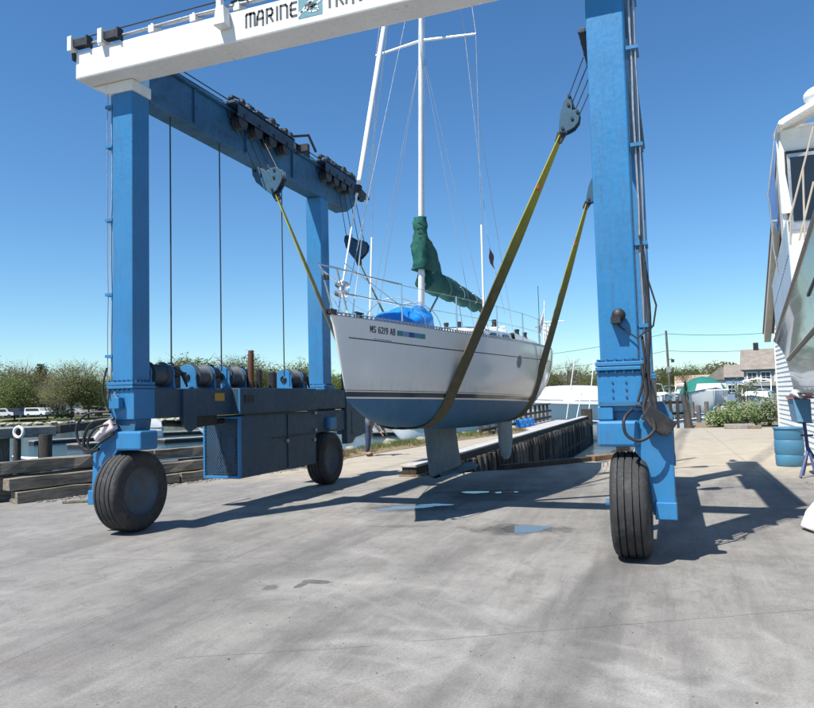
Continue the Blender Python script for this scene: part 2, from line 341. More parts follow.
# ---------------------------------------------------------------- geometry helpers
class MB:
    def __init__(s): s.v = []; s.f = []; s.m = []; s.mi = 0
    def add(s, vs, fs):
        o = len(s.v); s.v += [tuple(v) for v in vs]
        for f in fs: s.f.append(tuple(o+i for i in f)); s.m.append(s.mi)
        return s
    def box(s, x0, x1, y0, y1, z0, z1, top=None):
        """top=(dx0,dx1,dy0,dy1) insets of the top face"""
        a = top or (0, 0, 0, 0)
        vs = [(x0, y0, z0), (x1, y0, z0), (x1, y1, z0), (x0, y1, z0),
              (x0+a[0], y0+a[2], z1), (x1-a[1], y0+a[2], z1), (x1-a[1], y1-a[3], z1), (x0+a[0], y1-a[3], z1)]
        return s.add(vs, [(3, 2, 1, 0), (4, 5, 6, 7), (0, 1, 5, 4), (1, 2, 6, 5), (2, 3, 7, 6), (3, 0, 4, 7)])
    def obox(s, c, ax, ay, az):
        c = Vector(c); ax = Vector(ax); ay = Vector(ay); az = Vector(az)
        vs = [c+ax*i+ay*j+az*k for k in (-1, 1) for (i, j) in ((-1, -1), (1, -1), (1, 1), (-1, 1))]
        return s.add(vs, [(3, 2, 1, 0), (4, 5, 6, 7), (0, 1, 5, 4), (1, 2, 6, 5), (2, 3, 7, 6), (3, 0, 4, 7)])
    def bar(s, p0, p1, wd, ht, upv=(0, 0, 1)):
        p0 = Vector(p0); p1 = Vector(p1); d = (p1-p0); n = d.normalized()
        u = Vector(upv); sd = n.cross(u)
        if sd.length < 1e-4: sd = n.cross(Vector((1, 0, 0)))
        sd.normalize(); u = sd.cross(n)
        return s.obox((p0+p1)/2, d/2, sd*wd/2, u*ht/2)
    def tube(s, pts, r, n=8, cap=True):
        pts = [Vector(p) for p in pts]; k = len(pts)
        rs = r if hasattr(r, '__len__') else [r]*k
        prev = None; vs = []
        for i, p in enumerate(pts):
            d = (pts[min(i+1, k-1)]-pts[max(i-1, 0)]).normalized()
            if prev is None:
                a = d.orthogonal().normalized()
            else:
                a = prev-d*prev.dot(d)
                a = a.normalized() if a.length > 1e-6 else d.orthogonal().normalized()
            prev = a; b2 = d.cross(a)
            for j in range(n):
                t = 2*pi*j/n; vs.append(p+(a*cos(t)+b2*sin(t))*rs[i])
        fs = [(i*n+j, i*n+(j+1) % n, (i+1)*n+(j+1) % n, (i+1)*n+j) for i in range(k-1) for j in range(n)]
        if cap: fs += [tuple(range(n-1, -1, -1)), tuple((k-1)*n+j for j in range(n))]
        return s.add(vs, fs)
    def lathe(s, prof, c, axis=(1, 0, 0), n=40, caps=True):
        """prof: (radius, offset along axis)"""
        c = Vector(c); ax = Vector(axis).normalized(); a = ax.orthogonal().normalized(); b2 = ax.cross(a)
        vs = []; k = len(prof)
        for (r, o) in prof:
            for j in range(n):
                t = 2*pi*j/n; vs.append(c+ax*o+(a*cos(t)+b2*sin(t))*r)
        fs = [(i*n+j, i*n+(j+1) % n, (i+1)*n+(j+1) % n, (i+1)*n+j) for i in range(k-1) for j in range(n)]
        if caps: fs += [tuple(range(n-1, -1, -1)), tuple((k-1)*n+j for j in range(n))]
        return s.add(vs, fs)
    def prism(s, poly, o, u, v, wv):
        """polygon (a,b) in plane u,v at origin o, extruded by vector wv"""
        o = Vector(o); u = Vector(u); v = Vector(v); wv = Vector(wv); n = len(poly)
        vs = [o+u*a+v*b for a, b in poly]; vs += [p+wv for p in vs]
        fs = [tuple(range(n-1, -1, -1)), tuple(range(n, 2*n))]+[(i, (i+1) % n, n+(i+1) % n, n+i) for i in range(n)]
        return s.add(vs, fs)
    def grid(s, rows, closed=False):
        n = len(rows[0]); vs = [p for r in rows for p in r]
        fs = []
        for i in range(len(rows)-1):
            for j in range(n if closed else n-1):
                fs.append((i*n+j, i*n+(j+1) % n, (i+1)*n+(j+1) % n, (i+1)*n+j))
        return s.add(vs, fs)
    def ball(s, c, r, seg=12, rings=8, sc=(1, 1, 1)):
        c = Vector(c); rows = []
        for i in range(rings+1):
            a = pi*i/rings
            rows.append([c+Vector((sin(a)*cos(2*pi*j/seg)*sc[0], sin(a)*sin(2*pi*j/seg)*sc[1], cos(a)*sc[2]))*r for j in range(seg)])
        return s.grid(rows, True)
    def build(s, name, mat, parent=None, bevel=0, smooth=False, loc=None, fix=True):
        me = bpy.data.meshes.new(name); 
        off = Vector((0, 0, 0))
        if parent is None and loc is not None: off = Vector(loc)
        elif parent is not None: off = WORG.get(parent.name, Vector((0, 0, 0)))
        me.from_pydata([tuple(Vector(v)-off) for v in s.v], [], s.f)
        mats = mat if isinstance(mat, (list, tuple)) else [mat]
        for m in mats: me.materials.append(m)
        if len(mats) > 1: me.polygons.foreach_set('material_index', s.m)
        if fix:
            bm = bmesh.new(); bm.from_mesh(me)
            bmesh.ops.remove_doubles(bm, verts=bm.verts, dist=1e-5)
            bmesh.ops.recalc_face_normals(bm, faces=bm.faces); bm.to_mesh(me); bm.free()
        if smooth:
            for p in me.polygons: p.use_smooth = True
            if smooth != 'all': me.set_sharp_from_angle(angle=radians(38))
        o = bpy.data.objects.new(name, me); COL.objects.link(o)
        if parent is not None: o.parent = parent; WORG[o.name] = off
        else: o.location = off; WORG[o.name] = off
        if bevel:
            md = o.modifiers.new('bevel', 'BEVEL'); md.width = bevel; md.segments = 2; md.limit_method = 'ANGLE'; md.angle_limit = radians(40)
        return o
WORG = {}
def tag(o, label=None, cat=None, group=None, kind=None):
    if label: o['label'] = label
    if cat: o['category'] = cat
    if group: o['group'] = group
    if kind: o['kind'] = kind
    return o
def thing(name, loc, label, cat, group=None):
    o = bpy.data.objects.new(name, None); COL.objects.link(o); o.location = loc; o.empty_display_size = .3
    WORG[o.name] = Vector(loc)
    return tag(o, label, cat, group)
def plabel(o, l): o['label'] = l; return o
def copytree(o, loc, rotz=0, scale=None, label=None, parent=None):
    c = o.copy(); COL.objects.link(c)
    if parent is None:
        c.location = loc; c.rotation_euler = (0, 0, rotz)
        if scale: c.scale = scale
        if label: c['label'] = label
    else: c.parent = parent
    for ch in list(KIDS.get(o.name, [])):
        copytree(ch, None, parent=c)
    return c
KIDS = {}
def regkids(root):
    for ob in list(COL.objects):
        if ob.parent is root:
            KIDS.setdefault(root.name, []).append(ob); regkids(ob)

# ================================================================ SETTING
def polysheet(name, poly, z, mat, kind='structure', depth=0, hole=None):
    bm = bmesh.new(); vs = [bm.verts.new((x, y, z)) for x, y in poly]
    f = bm.faces.new(vs)
    if f.normal.z < 0: f.normal_flip()
    bmesh.ops.recalc_face_normals(bm, faces=bm.faces)
    if depth:
        r = bmesh.ops.extrude_face_region(bm, geom=[f])
        for e in r['geom']:
            if isinstance(e, bmesh.types.BMVert): e.co.z -= depth
        bmesh.ops.recalc_face_normals(bm, faces=bm.faces)
    bmesh.ops.triangulate(bm, faces=[x for x in bm.faces if len(x.verts) > 4])
    me = bpy.data.meshes.new(name); bm.to_mesh(me); bm.free(); me.materials.append(mat)
    o = bpy.data.objects.new(name, me); COL.objects.link(o); tag(o, kind=kind); return o

WZ = -1.5
polysheet('yard_pavement', [(-70, -40), (40, -40), (40, 37), (-1.25, 37), (-1.25, 20.9), (-2.2, 19.4), (-4.0, 17.0), (-5.65, 15.42),
          (-5.65, 34.5), (-7.2, 34.0), (-8.75, 27.5), (-9.75, 20.2), (-9.55, 17.6), (-11.75, 10.35), (-13.5, 9.9), (-24, 6), (-70, 2)], 0, YARD, depth=2.2)
polysheet('harbour_water', [(-1500, -200), (1500, -200), (1500, 2500), (-1500, 2500)], WZ, WATER)
MB().box(-80, -70, -60, 10, -2, -.4).box(40, 60, -60, 45, -2.2, -.3).build('water_edge_bank', BANK)['kind'] = 'structure'

# earth bank beside the yard strip
mb = MB(); rows = []
edge = [(-9.45, 17.0), (-9.6, 19), (-9.75, 20.2), (-9.3, 23.5), (-8.75, 27.5), (-8.1, 30.5), (-7.2, 34.0), (-6.9, 36)]
for i in range(len(edge)-1):
    for k in range(4):
        t = k/4; x = edge[i][0]*(1-t)+edge[i+1][0]*t; y = edge[i][1]*(1-t)+edge[i+1][1]*t
        j = R.uniform(-.12, .12)
        rows.append([Vector((x+.25+j*.5, y, .012)), Vector((x-.1+j, y, .07+R.uniform(0, .06))), Vector((x-.55+j, y, .10+R.uniform(-.05, .06))),
                     Vector((x-1.1, y, -.25+R.uniform(-.1, .1))), Vector((x-1.9, y, -.9)), Vector((x-2.8, y, -1.9))])
mb.grid(rows).build('shore_bank', BANK, smooth='all', fix=False)['kind'] = 'structure'
# grass tufts on the bank
def tufts(name, pts, mat, h=.18, n=14):
    mb = MB()
    for (x, y, z) in pts:
        for k in range(n):
            a = R.uniform(0, 2*pi); px = x+R.gauss(0, .10); py = y+R.gauss(0, .10); hh = h*R.uniform(.5, 1.2); w_ = .012
            d = Vector((cos(a), sin(a), 0)); ln = Vector((R.uniform(-.4, .4), R.uniform(-.4, .4), 1))*hh
            p = Vector((px, py, z-.02)); mb.add([p-d*w_, p+d*w_, p+ln], [(0, 1, 2)])
    o = mb.build(name, mat, fix=False); o['kind'] = 'stuff'; return o
def edgept(u):
    i = min(int(u), len(edge)-2); t = u-i
    return edge[i][0]*(1-t)+edge[i+1][0]*t, edge[i][1]*(1-t)+edge[i+1][1]*t
pts = []
for k in range(420):
    x, y = edgept(R.uniform(.2, 6.6)); pts.append((x-R.uniform(-.05, .95), y, .07-.0))
DRYG = leafmat('dry_grass_blades', (.22, .18, .08), (.30, .25, .13), .2)
GRNG = leafmat('green_grass_blades', (.10, .15, .03), (.16, .22, .05), .2)
tag(tufts('dry_grass', pts, DRYG, .16, 22), 'dry straw-coloured grass on the bank beside the water', 'grass')
pts = []
for k in range(90):
    x, y = edgept(R.uniform(2.6, 3.6)); pts.append((x-R.uniform(.1, .8), y, .08))
for k in range(60):
    x, y = edgept(R.uniform(4.6, 5.2)); pts.append((x-R.uniform(.1, .8), y, .08))
tag(tufts('green_grass', pts, GRNG, .22, 22), 'patches of green grass on the bank behind the boat', 'grass')
def rockmesh(seed, r):
    mb = MB(); mb.ball((0, 0, 0), r, 9, 6)
    mb.v = [tuple(Vector(v)*(1+.35*mnoise.noise(Vector(v)*3/r*.5+Vector((seed*7, 0, 0))))*Vector((1.2, 1, .6))) if False else
            tuple(Vector((v[0]*1.25, v[1], v[2]*.65))*(1+.4*mnoise.noise(Vector(v)/r*1.3+Vector((seed*7.3, 1, 0))))) for v in mb.v]
    return mb
base = None
for k in range(16):
    x, y = edgept(.6+k*.40+R.uniform(-.1, .1))
    if k < 4: cur = rockmesh(k, .22).build('shore_rock', ROCK, smooth='all'); protos = locals().get('protos', []); protos.append(cur)
    else: cur = protos[k % 4].copy(); COL.objects.link(cur)
    cur.location = (x-.75+R.uniform(-.25, .25), y, .12); cur.rotation_euler = (0, 0, R.uniform(0, 6)); s_ = R.uniform(.6, 1.25); cur.scale = (s_, s_, s_)
    tag(cur, 'pale boulder among the dry grass on the bank beside the water', 'rock', 'boulders along the yard bank')

# ---- far shore
shore = [(-900, -80), (-420, -20), (-230, 30), (-150, 78), (-112, 106), (-84, 116), (-52, 124), (-25, 128), (5, 122), (30, 96), (62, 78), (110, 70), (300, 40), (900, 0)]
import bisect
def shore_xy(u):
    i = min(int(u), len(shore)-2); t = u-i
    return Vector((shore[i][0]*(1-t)+shore[i+1][0]*t, shore[i][1]*(1-t)+shore[i+1][1]*t))
rowsL = []; nU = (len(shore)-1)*6
for k in range(nU+1):
    u = k/6; p = shore_xy(min(u, len(shore)-1-1e-6)); d = p.normalized()
    j = 1.5*mnoise.noise(Vector((u*2.1, 0, 0)))
    rr = []
    for (off, z) in ((-4, -2.4), (0, -1.5), (1.5, -.95), (9, -.55), (22, -.25), (60, .3), (160, 1.5), (500, 5), (1600, 12)):
        q = p+d*(off+j); rr.append(Vector((q.x, q.y, z)))
    rowsL.append(rr)
FARL = groundcover('far_lawn', (.085, .12, .035), (.13, .155, .055), .25)
MB().grid(rowsL).build('far_shore_ground', FARL, smooth='all')['kind'] = 'structure'
# rock-strewn waterline of the far shore and the car park
mb = MB()
for k in range(260):
    p = shore_xy(R.uniform(3.2, 6.2)); d = p.normalized(); q = p+d*R.uniform(-.6, 1.6)
    mb.ball((q.x, q.y, -1.35+R.uniform(0, .35)), R.uniform(.25, .6), 6, 4, (1.3, 1, .7))
FROCK = paint('far_shore_stones', (.36, .33, .28), .9)
tag(mb.build('shore_stones', FROCK), 'line of pale stones along the far waterline', 'stones', kind='stuff')
lot = MB(); rw = []
for k in range(40):
    p = shore_xy(3.0+k*.075); d = p.normalized()
    rw.append([Vector((*(p+d*o), z)) for o, z in ((24, -.16), (40, .1), (55, .32))])
lot.grid(rw).build('car_park', LOT, fix=False)['kind'] = 'structure'

# ================================================================ TREES
def crown_mesh(name, mat, h, rad, n, leaf, seed, shape='round', base=.25, clump=40):
    rr = random.Random(seed); vs = []; fs = []
    ncl = n//clump
    for c in range(ncl):
        while True:
            x, y, z = rr.uniform(-1, 1), rr.uniform(-1, 1), rr.uniform(-1, 1)
            q = x*x+y*y+z*z
            if q < 1 and (q > .12 or rr.random() < .3): break
        if shape == 'cone':
            t = rr.random()**1.3; a = rr.uniform(0, 2*pi); r_ = rad*(1-t)*(.35+.65*rr.random())+.1
            cc = Vector((cos(a)*r_, sin(a)*r_, h*(base+(1-base)*t)))
        else:
            lob = 1+.38*mnoise.noise(Vector((x, y, z))*1.7+Vector((seed*3.1, 0, 0)))
            zz = z*(1 if z > 0 else .72)
            cc = Vector((x*rad*lob, y*rad*lob, h*(base+(1-base)*(.45+.5*zz*lob))))
        cr = rad*rr.uniform(.10, .26)
        for k in range(clump):
            p = cc+Vector(tuple(max(-1.7, min(1.7, rr.gauss(0, 1))) for _ in range(3)))*cr*.75
            a = Vector((rr.gauss(0, 1), rr.gauss(0, 1), rr.gauss(0, 1))).normalized(); b2 = a.orthogonal().normalized()
            sz = leaf*rr.uniform(.5, 1.2); o = len(vs)
            vs += [p-a*sz, p+b2*sz*.6, p+a*sz, p-b2*sz*.6]; fs.append((o, o+1, o+2, o+3))
    me = bpy.data.meshes.new(name); me.from_pydata([tuple(v) for v in vs], [], fs); me.materials.append(mat); return me
def trunk_mesh(name, h, rad, seed, base=.25, nb=14, thick=.022, twig=True):
    rr = random.Random(seed); mb = MB()
    pts = [Vector((0, 0, -.8)), Vector((rr.uniform(-.1, .1), rr.uniform(-.1, .1), h*.2)), Vector((rr.uniform(-.3, .3), rr.uniform(-.3, .3), h*.5)), Vector((rr.uniform(-.4, .4), rr.uniform(-.4, .4), h*.88))]
    mb.tube(pts, [h*thick*1.3, h*thick, h*thick*.6, h*.003], 7)
    for k in range(nb):
        t = rr.uniform(.14, .75); z0 = h*t; a = rr.uniform(0, 2*pi)
        i = 0 if t < .2 else (1 if t < .5 else 2)
        p0 = Vector((0, 0, z0)); L = rad*rr.uniform(.6, 1.0)*(1.15-t*.55)
        p1 = p0+Vector((cos(a)*L*.5, sin(a)*L*.5, L*.45)); p2 = p0+Vector((cos(a+.2)*L, sin(a+.2)*L, L*rr.uniform(.7, 1.3)))
        mb.tube([p0, p1, p2], [h*thick*.5*(1.1-t), h*thick*.25, .01], 5, cap=False)
        if twig:
            for q in range(5):
                s0 = p1.lerp(p2, rr.uniform(0, .9)); a2 = a+rr.uniform(-1.2, 1.2); l2 = L*rr.uniform(.25, .5)
                mb.tube([s0, s0+Vector((cos(a2)*l2, sin(a2)*l2, l2*rr.uniform(.3, 1.1)))], [h*thick*.16, .006], 4, cap=False)
    me = bpy.data.meshes.new(name); me.from_pydata([tuple(v) for v in mb.v], [], mb.f); me.materials.append(BARK)
    return me
KINDS = {
 'olive': ('olive spring tree in thin new leaf', LF_OLIVE, 10, 4.8, 8600, .17, 'round', .10),
 'green': ('fresh green leafy tree', LF_GREEN, 8.5, 4.2, 8600, .17, 'round', .06),
 'bare': ('bare brown-grey budding tree', LF_BARE, 11, 4.8, 8000, .085, 'round', .14),
 'dark': ('dark evergreen tree', LF_DARK, 10, 3.0, 5200, .18, 'cone', .08)}
TM = {}
for kd, (lb, mt, h, rad, n, lf, shp, bs_) in KINDS.items():
    for v in range(3):
        TM[kd, v] = (crown_mesh('crown', mt, h, rad, n, lf, hash_seed := (len(TM)*13+5), shp, bs_, 36), trunk_mesh('trunk', h, rad*.9, len(TM)*7+3, bs_, 16 if shp == 'round' else 4, .017), h)
def tree(kd, v, pos, hgt, label, group, wd=1.0):
    cm, tm, h = TM[kd, v]; s_ = hgt/h
    root = thing('tree', pos, label, 'tree', group)
    for nm, me in (('trunk', tm), ('crown', cm)):
        o = bpy.data.objects.new(nm, me); COL.objects.link(o); o.parent = root
    root.scale = (s_*wd, s_*wd, s_); root.rotation_euler = (0, 0, R.uniform(0, 6.28))
    return root
def zterr(D, D0):
    o = D-D0
    return -1 if o < 1 else -.55 if o < 9 else -.25 if o < 22 else .1
# (px, distance, kind, variant, top y in the photograph)
def tree_at(px, D, kd, v, topy, label, group, wd=1.0, hf=1.0):
    hor = 409-(px*.0262)
    hgt = 1.8+(hor-topy)*D/(F_PX*.98)*hf + .2
    p = bearing(px, D, 0.0); return tree(kd, v, p, hgt, label, group, wd)
PLACE = 'on the far shore'
TL = [ # left group
 (-12, 178, 'dark', 0, 366, 'dark evergreen at the left edge behind the car park'), (6, 186, 'olive', 0, 369, 'olive tree left of the white steeple'), (14, 165, 'green', 0, 380, 'yellow-green bushy tree behind the parked cars'),
 (26, 196, 'bare', 0, 362, 'tall bare tree behind the white steeple'), (40, 190, 'dark', 1, 366, 'dark evergreen just right of the white steeple'), (34, 182, 'olive', 1, 376, 'low olive tree in front of the white steeple'),
 (58, 188, 'bare', 1, 380, 'low bare tree between steeple and the big shore trees'), (64, 176, 'bare', 2, 374, 'brown budding tree right of the steeple gap'), (71, 158, 'olive', 2, 367, 'broad olive tree standing on the shore lawn'),
 (62, 200, 'bare', 0, 364, 'tall grey bare tree rising behind the shore lawn'), (84, 190, 'bare', 1, 364, 'grey bare-crowned tree behind the broad olive tree'), (88, 160, 'olive', 0, 374, 'olive tree left of the hoist front column'),
 (101, 172, 'green', 1, 372, 'green tree just left of the hoist front column'), (110, 184, 'bare', 2, 366, 'bare tree partly behind the hoist front column'), (47, 166, 'bare', 2, 385, 'low brown scrub tree behind the parked cars'),
 (160, 186, 'bare', 0, 360, 'bare tree above the first winch'), (176, 178, 'olive', 1, 364, 'olive tree above the second winch'), (190, 176, 'green', 2, 360, 'green tree seen between the winches'), (204, 190, 'bare', 1, 357, 'bare tree rising over the middle winch'),
 (216, 180, 'olive', 2, 361, 'olive tree seen above the third winch'), (228, 186, 'bare', 2, 357, 'tall bare tree left of the rusty exhaust pipe'), (241, 178, 'olive', 0, 358, 'olive tree behind the rusty exhaust pipe'),
 (256, 188, 'bare', 0, 360, 'bare tree right of the rusty exhaust pipe'), (268, 174, 'green', 0, 366, 'green tree between the exhaust pipe and the rear winch'), (284, 186, 'bare', 1, 366, 'bare tree over the rear winch'), (300, 172, 'green', 1, 361, 'bright green tree left of the hoist rear column'),
 (318, 182, 'olive', 1, 366, 'olive tree behind the hoist rear column'), (334, 176, 'green', 2, 370, 'green tree between rear column and boat bow'), (352, 180, 'olive', 2, 370, 'olive tree behind the boat bow')]
for px, D, kd, v, ty, lb in TL: tree_at(px, D, kd, v, ty, lb, 'trees on the far shore', R.uniform(.95, 1.25), R.uniform(.80, 1.03))
TR = [(545, 150, 'olive', 0, 372, 'olive tree just behind the boat stern'), (566, 158, 'bare', 1, 361, 'round grey bare-topped tree above the white boats'), (580, 162, 'olive', 1, 368, 'olive tree over the covered white boat'), (592, 150, 'green', 0, 376, 'green tree left of the hoist right column'),
 (604, 156, 'dark', 0, 374, 'dark tree beside the hoist right column'), (655, 150, 'bare', 0, 374, 'bare tree left of the utility pole'), (664, 140, 'olive', 2, 370, 'olive tree behind the utility pole'), (680, 132, 'green', 1, 367, 'broad yellow-green tree right of the utility pole'),
 (692, 140, 'green', 2, 372, 'yellow-green tree behind the green canopy boat'), (703, 168, 'bare', 2, 367, 'hazy bare tree between two green trees'), (712, 118, 'green', 0, 385, 'small light green tree above the green canopy boat'),
 (722, 150, 'green', 1, 366, 'rounded green tree left of the grey roofed house'), (736, 170, 'bare', 1, 365, 'pale bare tree left of the grey roofed house'), (750, 160, 'bare', 2, 372, 'bare tree behind the grey roofed house'), (684, 62, 'dark', 2, 384, 'narrow dark evergreen by the marina fence'), (640, 150, 'olive', 1, 372, 'olive tree behind the hoist right column'), (625, 152, 'bare', 2, 370, 'bare tree hidden behind the right column')]
for px, D, kd, v, ty, lb in TR:
    tree_at(px, D, kd, v, ty, lb, 'trees behind the marina', .45 if 'narrow' in lb else R.uniform(.95, 1.2))
# far woodland as one mass behind
vs = []; fs = []
rr = random.Random(99)
for k in range(26000):
    u = rr.uniform(1.5, 12.3); p = shore_xy(u); d = p.normalized(); q = p+d*rr.uniform(75, 150)
    base_h = 8.5+2.5*mnoise.noise(Vector((u*5, 0, 3)))+1.5*mnoise.noise(Vector((u*19, 0, 3)))
    if u > 8.6: base_h *= .75
    z = base_h*rr.random()**.6
    a = Vector((rr.gauss(0, 1), rr.gauss(0, 1), rr.gauss(0, 1))).normalized(); b2 = a.orthogonal().normalized(); s_ = rr.uniform(.3, .75); c = Vector((q.x, q.y, z)); o = len(vs)
    vs += [c-a*s_, c+b2*s_*.7, c+a*s_, c-b2*s_*.7]; fs.append((o, o+1, o+2, o+3))
me = bpy.data.meshes.new('far_woodland'); me.from_pydata([tuple(v) for v in vs], [], fs); me.materials.append(LF_BARE)
o = bpy.data.objects.new('far_woodland', me); COL.objects.link(o); tag(o, 'low brownish wood lining the horizon behind the shore trees', 'woodland', kind='stuff')
# low hedge scrub on shore at the car park
def bush(pos, h, rad, n, leaf, mat, seed, name, label, cat, group=None, clump=30, extra=None):
    root = thing(name, pos, label, cat, group)
    me = crown_mesh('foliage', mat, h, rad, n, leaf, seed, 'round', .05, clump)
    o = bpy.data.objects.new('foliage', me); COL.objects.link(o); o.parent = root
    if extra:
        me2 = crown_mesh('blossom', extra[0], h, rad, extra[1], leaf*.8, seed+1, 'round', .1, 6); o2 = bpy.data.objects.new('blossom', me2); COL.objects.link(o2); o2.parent = root
    mb = MB(); r2 = random.Random(seed)
    for k in range(14):
        a = r2.uniform(0, 6.28); l = rad*r2.uniform(.4, .9)
        mb.tube([(0, 0, -.1), (cos(a)*l*.4, sin(a)*l*.4, h*.45), (cos(a)*l, sin(a)*l, h*r2.uniform(.6, .95))], [.02*h/1.5, .014*h/1.5, .004], 5)
    me3 = bpy.data.meshes.new('stem'); me3.from_pydata([tuple(v) for v in mb.v], [], mb.f); me3.materials.append(BARK)
    o3 = bpy.data.objects.new('stem', me3); COL.objects.link(o3); o3.parent = root
    return root
for i, (px, D, h) in enumerate([(54, 152, 1.8), (61, 152, 1.7), (57, 158, 2.3), (98, 156, 2.0), (68, 154, 1.5)]):
    bush(bearing(px, D, -.3), h, h*.7, 500, .18, LF_DARK, 40+i, 'shrub', ['dark round shrub just right of the white parked van', 'dark shrub second right of the parked cars', 'taller dark shrub behind the lawn right of the cars', 'dark shrub close to the hoist column on the far lawn', 'small dark shrub beside the broad olive tree trunk'][i], 'shrub', 'shrubs on the far lawn')
# shrubs at the end of the yard, right
BP = [(716, 38.6, .7, .6, LF_BUSH, 'low yellow-green shrub at the left end of the yard-end planting'), (725, 39, .95, .8, LF_BUSH, 'bushy green shrub below the green canopy boat'), (737, 38.4, 1.2, 1.0, LF_BUSH, 'fullest green shrub behind the low grey box at the yard end'),
      (752, 39.5, 1.2, .8, LF_BUSH, 'green shrub below the grey roofed house'), (766, 38.8, 1.5, .7, LF_BUSH, 'pale blossoming shrub against the white clapboard corner'), (744, 41, 2.6, .8, LF_GREEN, 'tall thin young shrub rising in front of the house')]
for i, (px, D, h, rad, mt, lb) in enumerate(BP):
    sparse = 'thin' in lb
    bush(bearing(px, D, 0), h, rad, 700 if sparse else 1700, .06, mt, 70+i, 'shrub', lb, 'shrub', 'shrubs at the end of the yard', 25, None if sparse else (LF_BLOS, 1500 if 'pale' in lb else 600))
polysheet('yard_end_soil', [(.9, 37.02), (12, 37.02), (12, 44), (.9, 44)], -.02, BANK, depth=2)

# ================================================================ TIMBER CRIB WALL at the left
A = Vector((-11.75, 10.25)); B = Vector((-9.5, 17.55)); dW = (B-A).normalized(); nW = Vector((-dW.y, dW.x))   # nW points to the water
def beamobj(u0, u1, off, z0, hh, ww, lab, grp='timbers of the low crib wall', skew=0, mat=TIMB):
    p0 = A+dW*u0+nW*off; p1 = A+dW*u1+nW*(off+skew)
    L = (p1-p0).length; mb = MB()
    nseg = max(3, int(L/.35)); rr2 = random.Random(int(u0*100+z0*1000)+5)
    rws = []
    for i in range(nseg+1):
        x = -L/2+L*i/nseg
        j = lambda s=.012: rr2.uniform(-s, s)
        rws.append([Vector((-ww/2+j(), x, j())), Vector((ww/2+j(), x, j())), Vector((ww/2-.02+j(.018), x, hh+j(.014))), Vector((-ww/2+.015+j(.02), x, hh+j(.014)))])
    mb.grid(rws, True); n = len(mb.v); mb.f += [(3, 2, 1, 0), (n-4, n-3, n-2, n-1)]; mb.m += [0, 0]
    o = mb.build('timber_beam', mat, bevel=.012); d = (p1-p0)
    o.location = ((p0.x+p1.x)/2, (p0.y+p1.y)/2, z0); o.rotation_euler = (0, 0, -atan2(d.x, d.y))
    tag(o, lab, 'timber beam', grp); return o
beamobj(-.25, 3.3, 0.0, .005, .22, .30, 'bottom course timber at the left end of the low crib wall')
beamobj(3.34, 7.65, 0.0, .005, .22, .30, 'bottom course timber passing behind the front left wheel and engine box')
beamobj(-.35, 2.6, .10, .25, .22, .30, 'middle course timber with split end at the left end of the crib wall')
beamobj(2.66, 7.5, .12, .25, .22, .28, 'middle course timber running behind the engine box')
beamobj(-3.6, 3.0, .60, .52, .24, .36, 'top course thick timber running out of the left side of the view', skew=0)
beamobj(3.05, 7.6, .62, .52, .23, .34, 'top course thick timber behind the wheel and winches')
beamobj(-3.6, 7.4, .66, .02, .46, .30, 'backing baulk under the top course of the crib wall')
beamobj(1.9, 3.0, .14, .475, .05, .10, 'short loose stick lying on the middle timber near the wheel', 'loose wood on the crib wall')
# curved hose/branch and loose planks
tag(MB().tube([A.to_3d()+Vector((dW.x*1.5+nW.x*.2, dW.y*1.5+nW.y*.2, .62)), A.to_3d()+Vector((dW.x*1.7+nW.x*.16, dW.y*1.7+nW.y*.16, .53)), A.to_3d()+Vector((dW.x*2.1+nW.x*.12, dW.y*2.1+nW.y*.12, .505)), A.to_3d()+Vector((dW.x*3.4+nW.x*.1, dW.y*3.4+nW.y*.1, .50))], .028, 8).build('old_hose', STEEL, smooth=True), 'grey bent hose lying along the timbers left of the wheel', 'hose')
o = MB().box(-.25, .25, -.07, .07, 0, .05).build('wood_scrap', TIMB, bevel=.008); o.location = (-10.6, 10.35, .004); o.rotation_euler = (0, 0, .5); tag(o, 'flat scrap of wood on the ground at the foot of the crib wall', 'wood scrap')
# debris at foot
mb = MB()
for k in range(260):
    u = R.uniform(0, 7.4); p = A+dW*u-nW*(.2+abs(R.gauss(0, .16))); s_ = R.uniform(.008, .03); a = R.uniform(0, 3.1)
    mb.obox((p.x, p.y, .01), (cos(a)*s_*2, sin(a)*s_*2, 0), (-sin(a)*s_*.6, cos(a)*s_*.6, 0), (0, 0, s_*.3))
tag(mb.build('wood_debris', DOCKW), 'scattered chips and twigs along the foot of the timbers', 'debris', kind='stuff')
# ledger boards bolted on posts behind (white line object behind wheel seen above top timber)

# ================================================================ LEFT DOCK with piles
def pile(pos, r, ztop, label, grp, mat=PILEW, name='dock_pile', zb=-2.6):
    mb = MB(); mb.lathe([(r*1.04, zb), (r*1.02, zb+1), (r, ztop-.04), (r*.93, ztop)], (pos[0], pos[1], 0), (0, 0, 1), 14)
    return tag(mb.build(name, mat, smooth=True, loc=(pos[0], pos[1], 0)), label, 'pile', grp)
D0 = 24.0
def dk(px, D=D0): return bearing(px, D)
t_ = thing('wooden_dock', (dk(20).x, dk(20).y, 0), 'grey wooden dock edge on piles beyond the left timbers', 'dock')
a_, b_ = dk(-60, 23.4), dk(52, 24.6); c_ = dk(108, 29)
MB().bar(a_+Vector((0, 0, 1.08)), b_+Vector((0, 0, 1.08)), .5, .30).build('cap_beam', DOCKW, t_, bevel=.02)
MB().bar(b_+Vector((.05, .05, 1.12)), c_+Vector((0, 0, 1.16)), .35, .26).build('walkway_beam', TIMBD, t_, bevel=.02)
MB().bar(a_+Vector((-.5, .9, 1.2)), b_+Vector((-.5, .9, 1.2)), .9, .06).build('deck_boards', DOCKW, t_)
